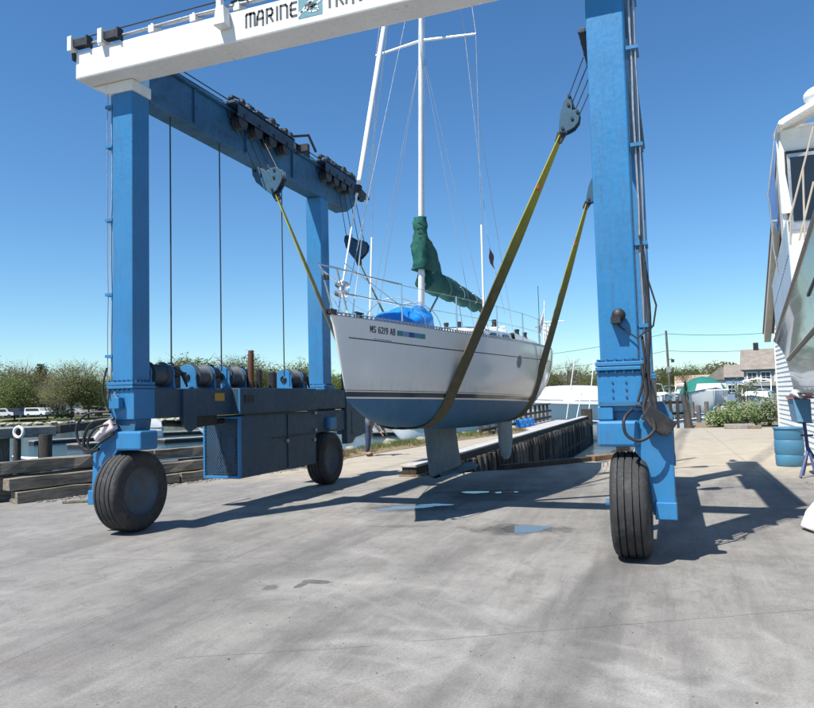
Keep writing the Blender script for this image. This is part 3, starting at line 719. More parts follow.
for px, r, lab in ((3, .17, 'thick pale pile at the left edge of the dock'), (45, .19, 'dark thick pile under the end of the dock beam')):
    p = dk(px, D0+.1); pile((p.x, p.y), r, 1.0, lab, 'piles of the left dock', PILEW if px < 10 else TIMBD)
p = dk(17, D0-.55); pile((p.x, p.y), .10, 1.34, 'thin dark pile carrying the white life ring', 'piles of the left dock', TIMBD)
# life ring
def torus(mb, c, R0, r0, nrm, n=28, m=10, a0=0, a1=2*pi):
    nrm = Vector(nrm).normalized(); u = nrm.orthogonal().normalized(); v = nrm.cross(u); rws = []
    for i in range(n+1):
        t = a0+(a1-a0)*i/n; d = u*cos(t)+v*sin(t)
        rws.append([Vector(c)+d*(R0+r0*cos(2*pi*j/m))+nrm*r0*sin(2*pi*j/m) for j in range(m)])
    mb.grid(rws, True)
p = dk(18.3, D0-.72); lr = thing('life_ring', (p.x, p.y, 1.12), 'white life ring hanging on a thin pile of the left dock', 'life ring')
mb = MB(); torus(mb, (p.x, p.y, 1.12), .15, .045, (p.x+p.y*.9, p.y-p.x*.9, 0)); mb.build('ring', GEL, lr, smooth=True)
mb = MB(); mb.tube([(p.x, p.y, 1.3), (p.x, p.y+.02, 1.5)], .01, 6); mb.build('rope_loop', WIRE, lr)
# floating docks
def floater(px0, px1, D, wd, label, z=WZ, mat=DOCKW, hh=.35):
    p0 = bearing(px0, D, z+hh); p1 = bearing(px1, D+2, z+hh)
    t = thing('floating_dock', ((p0.x+p1.x)/2, (p0.y+p1.y)/2, z), label, 'floating dock', 'floating docks in the harbour')
    MB().bar(p0, p1, wd, .10).build('deck', mat, t); MB().bar(p0-Vector((0, 0, .26)), p1-Vector((0, 0, .26)), wd*.86, .42).build('float', BLACK, t)
floater(31, 98, 72, 1.6, 'thin floating dock with white end left of the hoist'); floater(74, 104, 62, 1.8, 'short nearer floating dock left of the hoist')
floater(150, 232, 80, 2.0, 'long floating dock seen under the hoist lower beam'); floater(160, 215, 64, 1.8, 'nearer floating dock under the hoist lower beam')
floater(-30, 26, 40, 2.2, 'dark floating dock behind the life ring pile', hh=.4); floater(370, 520, 64, 2.0, 'floating dock behind the boat keel')

# white steeple in the trees
sp = bearing(28, 205); t = thing('church', (sp.x, sp.y, 0), 'white church steeple rising among the trees at far left', 'church')
MB().box(sp.x-1.3, sp.x+1.3, sp.y-1.3, sp.y+1.3, 0, 7.6).build('tower', GEL2, t)
MB().box(sp.x-.85, sp.x+.85, sp.y-.85, sp.y+.85, 7.6, 9.0).build('belfry', GEL2, t); MB().lathe([(.8, 9.0), (.04, 12.4)], (sp.x, sp.y, 0), (0, 0, 1), 8).build('spire', GEL2, t)
MB().box(sp.x-2.5, sp.x+2.5, sp.y+1.3, sp.y+14, 0, 4.5).prism([(-3, 0), (3, 0), (0, 3)], (sp.x, sp.y+1.3, 4.5), (1, 0, 0), (0, 0, 1), (0, 13, 0)).build('nave', GEL2, t)

# ================================================================ CARS far away
CARG = DKGL
def car(pos, rotz, col, label, tall=False):
    m = paint('car_paint_'+col[0], col[1], .25, damt=.1, bmp=0, var=.02)
    t = thing('parked_car', pos, label, 'car', 'cars parked on the far shore'); t.rotation_euler = (0, 0, rotz); o = Vector(pos)
    if tall: prof = [(-2.2, .35), (2.2, .35), (2.25, .95), (1.3, 1.05), (.8, 1.75), (-2.1, 1.8), (-2.25, 1.0)]; gl = [(-1.95, 1.12), (.95, 1.12), (.66, 1.62), (-1.9, 1.66)]
    else: prof = [(-2.2, .32), (2.2, .32), (2.25, .78), (1.25, .92), (.45, 1.42), (-1.1, 1.42), (-1.8, .98), (-2.25, .9)]; gl = [(-1.35, .97), (.95, .97), (.38, 1.33), (-1.02, 1.33)]
    MB().prism(prof, o+Vector((0, -.88, 0)), (1, 0, 0), (0, 0, 1), (0, 1.76, 0)).build('body', m, t, bevel=.05)
    MB().prism(gl, o+Vector((0, -.89, 0)), (1, 0, 0), (0, 0, 1), (0, 1.78, 0)).build('window', DKGL, t)
    for x in (-1.35, 1.35):
        for y in (-.84, .84):
            MB().lathe([(.32, -.1), (.32, .1)], o+Vector((x, y, .32)), (0, 1, 0), 14).build('wheel', RUB, t)
CARS = [(3, 161, ('white', (.75, .75, .74)), 'white car at the left edge of the far car park', True), (9, 163, ('darkred', (.10, .015, .02)), 'dark red car second in the far car park row', False), (14.5, 165, ('silver', (.4, .42, .45)), 'silver car behind the dark ones in the far car park', False),
        (17, 160, ('navy', (.02, .03, .07)), 'navy blue car in the middle of the far car park row', True), (22, 166, ('red', (.28, .03, .03)), 'red car standing behind the navy blue one', True), (26, 162, ('black', (.015, .015, .018)), 'black car left of the white van on the far shore', False),
        (30.5, 164, ('blue', (.04, .10, .25)), 'blue car just left of the white van on the far shore', True), (37, 157, ('white', (.75, .75, .74)), 'white van nearest the lawn right of the parked cars', True), (44, 160, ('white', (.75, .75, .74)), 'second white car behind the white van on the far shore', True),
        (74, 170, ('silver', (.4, .42, .45)), 'silver car behind the broad olive tree', False), (93, 168, ('silver', (.4, .42, .45)), 'silver car near the hoist column on the far shore', True)]
for px, D, c, lb, tl in CARS: car(bearing(px, D, .1), radians(22)+R.uniform(-.2, .2), c, lb, tl)

# ================================================================ BACKGROUND BOATS
def hullloft(L, B, zs, zb, rows=9, cols=14, bow=1.0, flare=.25, stern=.85):
    rws = []
    for i in range(cols+1):
        s = i/cols
        b2 = B/2*(min(1, (s/.42))**.62 if s < .42 else 1-(1-stern)*((s-.42)/.58)**1.6)
        if s == 0: b2 = .02
        row = []
        for j in range(-rows, rows+1):
            t = abs(j)/rows           # 0 keel .. 1 sheer
            x = b2*(t**.55)*(1-flare*(1-t)*(1-s)) * (1 if j >= 0 else -1)
            z = zb+(zs-zb)*(t**1.5)+(.28*(1-s)**2*(zs-zb))*t + (1-min(1, s/.25))**2*(1-t)*(zs-zb)*.55
            y = s*L+(1-t)*(1-min(1, s/.3))*L*.12
            row.append(Vector((x, y, z)))
        rws.append(row)
    return rws
def motorboat(name, pos, rot, L, B, label, hullm=GEL, style='cabin', canopy=None, H=1.3, grp='boats in the marina', cover=None, wl=0.0):
    t = thing(name, pos, label, 'boat', grp); o = Vector(pos); t.rotation_euler = (0, 0, rot)
    zb, zs = -.35, H
    r = hullloft(L, B, zs, zb); mb = MB(); rr_ = [[p+o for p in row] for row in r]
    mb.grid(rr_); n = len(rr_[0]); last = rr_[-1]
    mb.add(last, [tuple(range(n))]); mb.build('hull', hullm, t, smooth=True)
    def sheer(s): 
        i = s*(len(r)-1); k = min(int(i), len(r)-2); f = i-k
        return r[k][-1].lerp(r[k+1][-1], f)
    mb = MB(); rw2 = []
    for i in range(15):
        q = sheer(i/14); rw2.append([Vector((-q.x*.99, q.y, q.z-.03))+o, Vector((0, q.y, q.z+.05))+o, Vector((q.x*.99, q.y, q.z-.03))+o])
    mb.grid(rw2).build('deck', GEL2, t)
    mb = MB()
    for sg in (-1, 1): mb.tube([Vector((sg*sheer(s/10).x*1.005, sheer(s/10).y, sheer(s/10).z-.05))+o for s in range(11)], .035, 6)
    mb.build('rub_rail', NAVY if hullm is GEL else STEEL, t)
    if style == 'cabin':
        mb = MB(); mb.box(-B*.36, B*.36, L*.28, L*.62, zs, zs+.85, (.15, .15, .7, .05)); v = mb.v; mb.v = [tuple(Vector(p)+o) for p in v]; mb.build('cabin', GEL, t, bevel=.08)
        mb = MB(); mb.box(-B*.365, B*.365, L*.34, L*.60, zs+.42, zs+.72, (.07, .07, .25, .03)); mb.v = [tuple(Vector(p)+o) for p in mb.v]; mb.build('window', DKGL, t)
        mb = MB()
        for sg in (-1, 1): mb.tube([o+Vector((sg*B*.36, L*.55, zs+.8)), o+Vector((sg*B*.34, L*.62, zs+1.7)), o+Vector((0, L*.64, zs+1.85))], .035, 6)
        for sg in (-1, 1): mb.tube([o+Vector((sg*sheer(k/12).x*.9, sheer(k/12).y, sheer(k/12).z+.6)) for k in range(0, 6)], .018, 5)
        for sg in (-1, 1):
            for k in range(1, 6): mb.tube([o+Vector((sg*sheer(k/12).x*.93, sheer(k/12).y, sheer(k/12).z)), o+Vector((sg*sheer(k/12).x*.9, sheer(k/12).y, sheer(k/12).z+.6))], .014, 5)
        mb.build('rail', SS, t)
    if style == 'open':
        mb = MB(); mb.box(-.4, .4, L*.5, L*.6, zs-.1, zs+.75, (.05, .05, .15, .05)); mb.v = [tuple(Vector(p)+o) for p in mb.v]; mb.build('console', GEL, t, bevel=.04)
        mb = MB(); mb.box(-.35, .35, L*.98, L*1.08, zs-.9, zs+.35, (.08, .08, .05, .1)); mb.v = [tuple(Vector(p)+o) for p in mb.v]; mb.build('outboard_motor', BLACK, t, bevel=.05)
        mb = MB()
        for sx in (-.6, .6):
            for sy in (.46, .64): mb.tube([o+Vector((sx, L*sy, zs)), o+Vector((sx*.9, L*sy, zs+1.9))], .025, 6)
        mb.build('t_top_frame', SS, t)
        mb = MB(); mb.box(-.85, .85, L*.42, L*.68, zs+1.9, zs+1.97); mb.v = [tuple(Vector(p)+o) for p in mb.v]; mb.build('t_top_roof', GEL, t)
    if canopy:
        rw3 = []
        for i in range(9):
            s = i/8; y = L*(.30+.62*s); hh = [0.15, .8, 1.35, 1.55, 1.6, 1.6, 1.55, 1.3, .2][i]
            rw3.append([o+Vector((cos(a)*B*.46, y, zs+max(0, sin(a))*hh)) for a in [pi*k/8 for k in range(9)]])
        MB().grid(rw3).build('canopy', canopy, t, smooth=True)
        mb = MB(); mb.box(-B*.30, B*.30, L*.30, L*.33, zs+.25, zs+.95, (.2, .2, .0, .0))
        mb.v = [tuple(Vector(p)+o) for p in mb.v]; mb.build('clear_window', GEL2, t)
        mb = MB(); mb.box(-B*.30, B*.30, L*.935, L*.95, zs+.35, zs+1.05, (.2, .2, .0, .0)); mb.v = [tuple(Vector(p)+o) for p in mb.v]; mb.build('clear_window', GEL2, t)
    if cover:
        rw3 = []
        for i in range(13):
            s = i/12; q = sheer(max(.02, s)); pk = zs+.25+1.25*math.sin(pi*min(1, .12+s*.86))**.7
            rw3.append([o+Vector((q.x*1.04*cos(a), q.y+(.0), (q.z-.35)+(pk-q.z+.35)*(max(0, sin(a))**.8))) for a in [pi*k/10 for k in range(11)]])
        mb = MB().grid(rw3); mb.add([p for p in rw3[-1]], [tuple(range(11))]); mb.build('shrink_wrap', cover, t, smooth=True)
    return t
def bo(px, D, z=WZ): return bearing(px, D, z)
WRAP = paint('white_shrink_wrap', (.60, .60, .60), .35, dirt=(.55, .56, .58), damt=.2, bmp=.5, scale=1.2)
# big wrapped boats right of the sailing yacht's stern
MBT = [
 ('motorboat', bo(500, 66, -.6), radians(-78), 13.5, 3.8, 'long white shrink wrapped boat behind the slip rail', dict(cover=WRAP, style=None, H=1.7)),
 ('motorboat', bo(566, 78, -1.3), radians(-70), 9.5, 3.2, 'white covered boat partly behind the hoist right column', dict(cover=WRAP, style=None, H=2.2)),
 ('fishing_boat', bo(574, 52, WZ), radians(-60), 7.5, 2.5, 'white open fishing boat with tall outrigger poles at the end of the slip', dict(style='open', H=1.05)),
 ('motorboat', bo(611, 66, WZ), radians(-20), 7.5, 2.6, 'white cabin boat beside the hoist right column', dict(style='cabin', H=1.3)),
 ('motorboat', bo(714, 62, -.25), radians(8), 8.5, 3.7, 'white motorboat with green canopy beside the shrubs', dict(style=None, canopy=TEALC, H=1.7)),
 ('motorboat', bo(664, 74, -1.0), radians(15), 8.5, 2.9, 'white cabin boat left of the utility pole', dict(style='cabin', H=1.9)),
 ('motorboat', bo(676, 88, -1.0), radians(-10), 8.0, 2.9, 'white cabin boat behind the utility pole', dict(style='cabin', H=1.9)),
 ('motorboat', bo(690, 96, -1.0), radians(30), 8.0, 2.9, 'distant white cabin boat left of the green canopy boat', dict(style='cabin', H=1.8)),
 ('motorboat', bo(748, 58, -.9), radians(-12), 7.5, 2.9, 'white cabin boat with arch behind the shrubs', dict(style='cabin', H=1.7)),
 ('motorboat', bo(764, 62, -.9), radians(10), 8.0, 3.0, 'white cabin boat below the grey roofed house', dict(style='cabin', H=1.6)),
 ('motorboat', bo(692, 52, -1.2), radians(-40), 6.0, 2.3, 'small white boat with blue bow behind the yard end fence', dict(style='open', H=1.1)),
 ('motorboat', bo(706, 50, -1.3), radians(60), 6.0, 2.2, 'small open white boat low behind the shrubs', dict(style='open', H=1.0)),
 ('motorboat', bo(388, 58, WZ), radians(-82), 5.0, 2.0, 'small white boat moored behind the bending person', dict(style='cabin', H=.9)),
 ('motorboat', bo(346, 66, WZ), radians(-70), 6.5, 2.2, 'white boat moored just right of the rear wheel', dict(style='cabin', H=.9)),
 ('motorboat', bo(448, 60, WZ), radians(-20), 6.5, 2.3, 'white boat with cabin seen between keel and rudder', dict(style='cabin', H=1.4)),
 ('motorboat', bo(478, 70, WZ), radians(25), 6.5, 2.3, 'white boat moored left of the rudder', dict(style='open', H=1.3)),
 ('motorboat', bo(414, 84, WZ), radians(-85), 9.0, 2.6, 'long low white boat behind the keel', dict(style=None, cover=GEL2, H=.9)),
 ('motorboat', bo(196, 78, WZ), radians(-75), 5.5, 2.0, 'small white boat seen under the hoist lower beam', dict(style='open', H=.7)),
 ('motorboat', bo(225, 92, WZ), radians(-80), 6.5, 2.0, 'white boat seen beside the mesh grille', dict(style='cabin', H=.8)),
 ('motorboat', bo(119, 78, WZ), radians(-60), 4.2, 1.7, 'white boat behind the hoses of the front left wheel', dict(style=None, cover=WRAP, H=1.0)),
 ('dinghy', bo(12, 46, WZ), radians(-70), 3.2, 1.4, 'small white dinghy afloat behind the life ring', dict(style=None, H=.4)),
]
for nm, pos, rot, L, B, lb, kw in MBT: motorboat(nm, pos, rot, L, B, lb, **kw)
# outriggers of the fishing boat
fp = bo(574, 52, WZ); t = thing('outrigger_rack', fp, 'pair of thin white outrigger poles leaning above the fishing boat', 'outriggers')
mb = MB()
for px0, z0, px1, z1 in ((564, 0, 575, 4.6), (586, 0.2, 594, 4.3), (572, -.6, 582, 2.4), (584, 2.2, 564, 2.2)): mb.tube([bearing(px0, 53, z0), bearing(px1, 53.5, z1)], .035, 6)
mb.build('pole', GEL, t)

# marina fence, dock posts, low box at the yard end
t = thing('dock_fence', (bearing(672, 40).x, 40, 0), 'dark wooden dock fence and rail left of the shrubs at the yard end', 'fence')
mb = MB()
for k, px in enumerate((662, 668, 675, 682)): p = bearing(px, 40.5+k*.4); mb.box(p.x-.07, p.x+.07, p.y-.07, p.y+.07, -2, 1.35)
mb.build('post', TIMBD, t); mb = MB(); mb.bar(bearing(658, 40.3, 1.2), bearing(684, 42, 1.2), .08, .14).bar(bearing(658, 40.3, .6), bearing(684, 42, .6), .06, .12).build('rail', RAILW, t)
p0 = bearing(686, 38.2, -.3); p1 = bearing(681, 39.2, 1.6)
tag(MB().tube([p0, (p0+p1)/2+Vector((.05, 0, 0)), p1], [.22, .16, .10], 9).build('leaning_post', TIMBD, smooth=True), 'dark leaning timber post at the left end of the yard edge', 'post')
for i, (px, D, zt) in enumerate([(696, 47, .9), (704, 49, 1.1), (716, 51, .9), (728, 50, 1.0), (690, 56, 1.0), (741, 52, 1.0), (675, 58, 1.4), (662, 60, 1.5)]):
    p = bearing(px, D); pile((p.x, p.y), .13, zt, ['grey pile nearest left behind the yard end fence', 'grey pile below the green canopy boat bow', 'grey pile under the green canopy boat', 'grey pile behind the fullest shrub', 'short grey pile behind the small open boat', 'grey pile behind the young shrub', 'tall pile beside the utility pole', 'tall pile left of the utility pole'][i], 'piles of the marina dock')
floater(686, 760, 54, 1.8, 'floating dock running behind the shrubs', z=-.9); floater(640, 690, 64, 2, 'floating dock below the utility pole', z=-1.2)
p = bearing(738, 36.3)
t = thing('timber_block', (p.x, p.y, 0), 'low grey timber block on the ground in front of the shrubs', 'timber block')
MB().box(p.x-.75, p.x+.55, p.y-.2, p.y+.2, .005, .22).build('block', DOCKW, t, bevel=.02); MB().box(p.x+.2, p.x+.8, p.y-.35, p.y-.21, .005, .16).build('offcut', TIMB, t, bevel=.02)

# ---- utility pole and wires
up_ = bearing(668, 96); t = thing('utility_pole', (up_.x, up_.y, 0), 'tall grey utility pole with street lamp right of the hoist', 'utility pole')
MB().tube([(up_.x+.1, up_.y, -2), (up_.x-.08, up_.y, 9.6)], [.19, .13], 10).build('pole', PILEW, t, smooth=True)
MB().tube([(up_.x, up_.y, 5.8), (up_.x+.5, up_.y, 6.0)], .04, 6).box(up_.x+.35, up_.x+.75, up_.y-.15, up_.y+.15, 5.5, 5.9).build('street_lamp', GREASE, t)
MB().bar((up_.x-.25, up_.y, 4.6), (up_.x+.25, up_.y, 4.6), .3, .7).build('transformer', STEEL, t)
def wire(a, b, sag, label, grp='overhead power wires'):
    pts = [a.lerp(b, i/16)-Vector((0, 0, sag*4*(i/16)*(1-i/16))) for i in range(17)]
    tag(MB().tube(pts, .028, 5, cap=False).build('power_wire', CABLE), label, 'wire', grp)
top = Vector((up_.x-.08, up_.y, 9.2)); mid = Vector((up_.x-.08, up_.y, 7.0))
wire(top, bearing(900, 112, 11.5), 1.2, 'upper power wire right of the utility pole'); wire(mid, bearing(900, 112, 9.0), 1.0, 'lower power wire right of the utility pole')
wire(top, bearing(400, 135, 9.5), 1.6, 'upper power wire left of the utility pole'); wire(mid, bearing(400, 135, 7.0), 1.6, 'lower power wire left of the utility pole')

# ---- houses
def windowpart(parent, o, ux, W, H, nrm, frame=GEL2, name='window'):
    o = Vector(o); ux = Vector(ux).normalized(); n = Vector(nrm).normalized(); uz = Vector((0, 0, 1))
    f = MB(); f.obox(o+n*.03, ux*(W/2+.1), n*.05, uz*(H/2+.1)); fo = f.build(name, frame, parent)
    p = MB(); 
    for sx in (-1, 1):
        for sz in (-1, 1): p.obox(o+n*.10+ux*sx*W*.25+uz*sz*H*.25, ux*(W*.22), n*.02, uz*(H*.21))
    p.build('pane', DKGL, fo); return fo
SHING = paint('grey_shingle', (.23, .20, .17), .9, damt=.4, var=.2, bmp=.4)
GWALL = paint('grey_clapboard', (.30, .29, .27), .8, damt=.3)
hp = bearing(776, 96); a = -YAW+math.atan((776-407)/F_PX); ux = Vector((cos(a), -sin(a), 0)); uy = Vector((sin(a), cos(a), 0))
t = thing('house', (hp.x, hp.y, 0), 'grey house with brown shingle roof and three windows behind the boats', 'house')
H0 = Vector((hp.x, hp.y, 0))
MB().obox(H0+uy*4+Vector((0, 0, 1.9)), ux*3.6, uy*4, Vector((0, 0, 2.4))).build('wall', GWALL, t)
MB().prism([(-.5, 4.2), (4, 6.9), (8.5, 4.2)], H0-ux*4.0, uy, Vector((0, 0, 1)), ux*8.0).build('roof', SHING, t)
MB().obox(H0-ux*2.2+uy*4+Vector((0, 0, 6.9)), ux*.3, uy*.3, Vector((0, 0, .8))).build('chimney', BLACK, t)
for k in range(4): windowpart(t, H0+ux*(-2.7+k*1.5)+Vector((0, 0, 3.3)), ux, 1.0, 1.1, -uy)
MB().obox(H0+ux*0-uy*.25+Vector((0, 0, 2.3)), ux*3.8, uy*.3, Vector((0, 0, .12))).build('porch_roof', GWALL, t)
for i, (px, D, wd, hh, wallm, roofm, lb) in enumerate([(707, 128, 5, 2.6, GEL2, paint('pink_brown_roof', (.38, .27, .22), .9), 'low house with pinkish roof left of the white gabled house'), (721, 118, 2.4, 3.4, GEL2, SHING, 'small white gabled house behind the green canopy boat'),
        (735, 112, 1.3, 3.6, paint('blue_grey_wall', (.20, .28, .38), .7), SHING, 'blue grey house left of the grey roofed house'), (40, 215, 6, 4, GEL2, SHING, 'pale house hidden in the trees right of the steeple')]):
    p = bearing(px, D, 0); a = -YAW+math.atan((px-407)/F_PX); ux = Vector((cos(a), -sin(a), 0)); uy = Vector((sin(a), cos(a), 0)); z = Vector((0, 0, 1))
    t = thing('house', p, lb, 'house', 'houses beyond the marina')
    MB().obox(p+uy*3+z*(hh/2-.5), ux*wd, uy*3, z*(hh/2+.5)).build('wall', wallm, t)
    if i in (0, 2, 3): MB().prism([(-.3, hh), (3, hh+1.9), (6.3, hh)], p-ux*(wd+.3), uy, z, ux*(2*wd+.6)).build('roof', roofm, t)
    else: MB().prism([(-wd-.3, hh), (0, hh+2), (wd+.3, hh)], p-uy*.3, ux, z, uy*6.6).build('roof', roofm, t)
    for k in (-1, 1): windowpart(t, p+ux*k*wd*.5+z*(hh*.55), ux, .9, 1.1, -uy)

# ================================================================ SLIP PIER
t = thing('slip_pier', (-6.8, 30, 0), 'long concrete slip pier with a wall of vertical dark piles left of the water', 'pier')
ydeck = [(15.42, .0)]
MB().box(-8.3, -6.02, 34.2, 50, -.35, .02).build('pier_deck', CONC, t)
MB().box(-6.02, -5.60, 15.35, 50, .205, .262).build('curb', CONC, t, bevel=.012)
MB().box(-5.98, -5.63, 15.39, 50, .03, .204).build('curb_timber', TIMBD, t)
MB().box(-6.04, -5.56, 15.30, 50.0, -.16, .035).build('waler', RUSTW, t, bevel=.02)
MB().box(-6.02, -5.66, 15.44, 49.9, -2.6, -.17).build('pier_wall', BLACK, t)
mb = MB(); r2 = random.Random(3); y = 15.6; np_ = 0
piles = []
while y < 49.6 and np_ < 62:
    r_ = r2.uniform(.09, .13); lean = r2.uniform(-.04, .04)
    MB().tube([(-5.50+r2.uniform(-.02, .03), y+lean, -2.7), (-5.52+r2.uniform(-.02, .02), y, .02+r2.uniform(-.05, .02))], [r_*1.05, r_], 8).build('pile', PILEW if r2.random() < .5 else TIMBD, t, smooth=True)
    y += r2.uniform(.42, .68); np_ += 1
MB().box(-5.62, -5.40, 15.2, 50, -1.25, -1.05).build('lower_waler', TIMBD, t)
MB().box(-6.05, -5.35, 49.9, 50.5, -2.7, .75).build('end_post', TIMBD, t, bevel=.03)
# rail on the far side of the pier
t = thing('pier_railing', (-8.3, 40, 0), 'brown wooden railing along the far side of the slip pier', 'railing')
y = 31.0; k = 0
mbp = MB()
while y < 50:
    MB().box(-8.28, -8.14, y-.06, y+.06, -.9, 1.12).build('post', RAILW, t); y += 1.5
MB().box(-8.30, -8.12, 31, 50, 1.12, 1.2).build('top_rail', RAILW, t); MB().box(-8.13, -8.09, 31, 50, .62, .76).build('middle_rail', RAILW, t); MB().box(-8.13, -8.09, 31, 50, .2, .34).build('lower_rail', RAILW, t)
for i, yy in enumerate((38.2, 39.6, 41.0)):
    tag(MB().lathe([(.25, 0), (.27, .03), (.27, .18), (.255, .2), (.27, .22), (.27, .42), (.24, .45)], (-7.9, yy, .02), (0, 0, 1), 18).build('blue_drum', paint('bright_blue_plastic', (.02, .22, .62), .4), smooth=True, loc=(-7.9, yy, .02)), ['bright blue drum nearest on the pier by the railing', 'middle bright blue drum on the pier by the railing', 'farthest bright blue drum on the pier by the railing'][i], 'drum', 'blue drums on the pier')
# edge timber of the pad, end of the slip, and a floating camel
t = tag(MB().bar((-4.02, 17.02, .06), (-2.2, 19.45, .06), .22, .12).build('edge_timber', TIMBD, bevel=.015), 'dark curb timber at the slip edge under the boat', 'timber')
tag(MB().bar((-2.16, 19.5, .07), (-1.18, 21.0, .07), .35, .14).build('edge_timber', RUSTW, bevel=.015), 'worn orange brown edge timber left of the hoist right wheel', 'timber')
tag(MB().box(-1.62, -1.26, 21.2, 21.9, -.9, .32).build('bollard_block', BLACK, bevel=.03), 'short black bollard block at the corner of the slip', 'bollard')
tag(MB().box(-2.95, -2.0, 31, 36.5, -1.55, -1.0).build('floating_camel', TIMBD, bevel=.04), 'dark floating timber raft at the end of the pile wall', 'raft')
p = Vector((-2.6, 19.9, 0))
tag(MB().bar((-3.4, 20.4, -1.0), (-1.5, 21.5, -1.0), 1.2, .25).build('lower_ledge', RUSTW, bevel=.02), 'rusty brown ledge down in the slip below the edge timber', 'ledge')

# puddles
def puddle(cx, cy, rx, ry, rot, seed, label):
    n = 90; pts = []
    for i in range(n):
        a = 2*pi*i/n; k = 1+.5*mnoise.noise(Vector((cos(a)*.9+seed*5.3, sin(a)*.9, .4)))+.22*mnoise.noise(Vector((cos(a)*3+seed*5.3, sin(a)*3, 2.4)))
        x, y = cos(a)*rx*k, sin(a)*ry*k; pts.append((cx+x*cos(rot)-y*sin(rot), cy+x*sin(rot)+y*cos(rot)))
    o = polysheet('puddle', pts, .003, PUD); del o['kind']; tag(o, label, 'puddle', 'puddles on the yard concrete')
puddle(-1.95, 9.55, .34, .24, .3, 1, 'oval sky-reflecting puddle in front of the boat shadow near the right wheel')
puddle(-4.25, 10.95, .40, .20, .5, 2, 'puddle at the tip of the left column shadow'); puddle(-3.85, 11.35, .3, .12, .3, 3, 'narrow puddle just right of the column shadow tip')
puddle(-3.55, 13.0, .25, .14, .3, 4, 'small puddle inside the boat shadow below the keel'); puddle(-3.0, 13.1, .22, .10, .5, 5, 'small puddle inside the boat shadow right of the keel')

# ================================================================ BOAT HOIST
H = thing('boat_hoist', (-3.95, 11, 0), 'huge blue mobile boat hoist with white cross beam straddling the sailing boat', 'boat hoist')
def bolts(mb, x0, x1, y, z, n, r=.018, d=.03):
    for i in range(n): mb.lathe([(r, 0), (r, d)], (x0+(x1-x0)*i/(n-1), y, z), (0, 0, 1), 6)
def column(x0, x1, y0, y1, ztop, sg):
    c = MB().box(x0, x1, y0, y1, 2.14, ztop).build('column', BLUE, H, bevel=.02)
    f = MB().box(x0-.05, x1+.05, y0-.06, y1+.05, 2.045, 2.085).box(x0-.05, x1+.05, y0-.06, y1+.05, 2.093, 2.138)
    f.build('flange', BLUE, c, bevel=.006)
    b = MB(); bolts(b, x0-.02, x1+.02, y0-.03, 2.138, 6); bolts(b, x0-.02, x1+.02, y0-.03, 2.015, 6)
    for k in range(5): b.lathe([(.018, 0), (.018, .03)], (x1+.025 if sg < 0 else x0-.025, y0+.04+k*(y1-y0-.08)/4, 2.138), (0, 0, 1), 6)
    b.build('bolts', STEEL if False else BLUE_D, c)
    for yy in (y0-.003,):
        pass
    return c
LX0, LX1, RX0, RX1 = -7.55, -7.18, -.74, -.33
FY0, FY1, BY0, BY1 = 8.0, 8.36, 13.85, 14.25
cFL = column(LX0, LX1, FY0, FY1, 6.5, -1); cRL = column(LX0, LX1, BY0, BY1, 6.36, -1)
cFR = column(RX0, RX1, FY0, FY1, 6.5, 1); cRR = column(RX0+.03, RX1-.01, BY0, BY1, 6.36, 1)
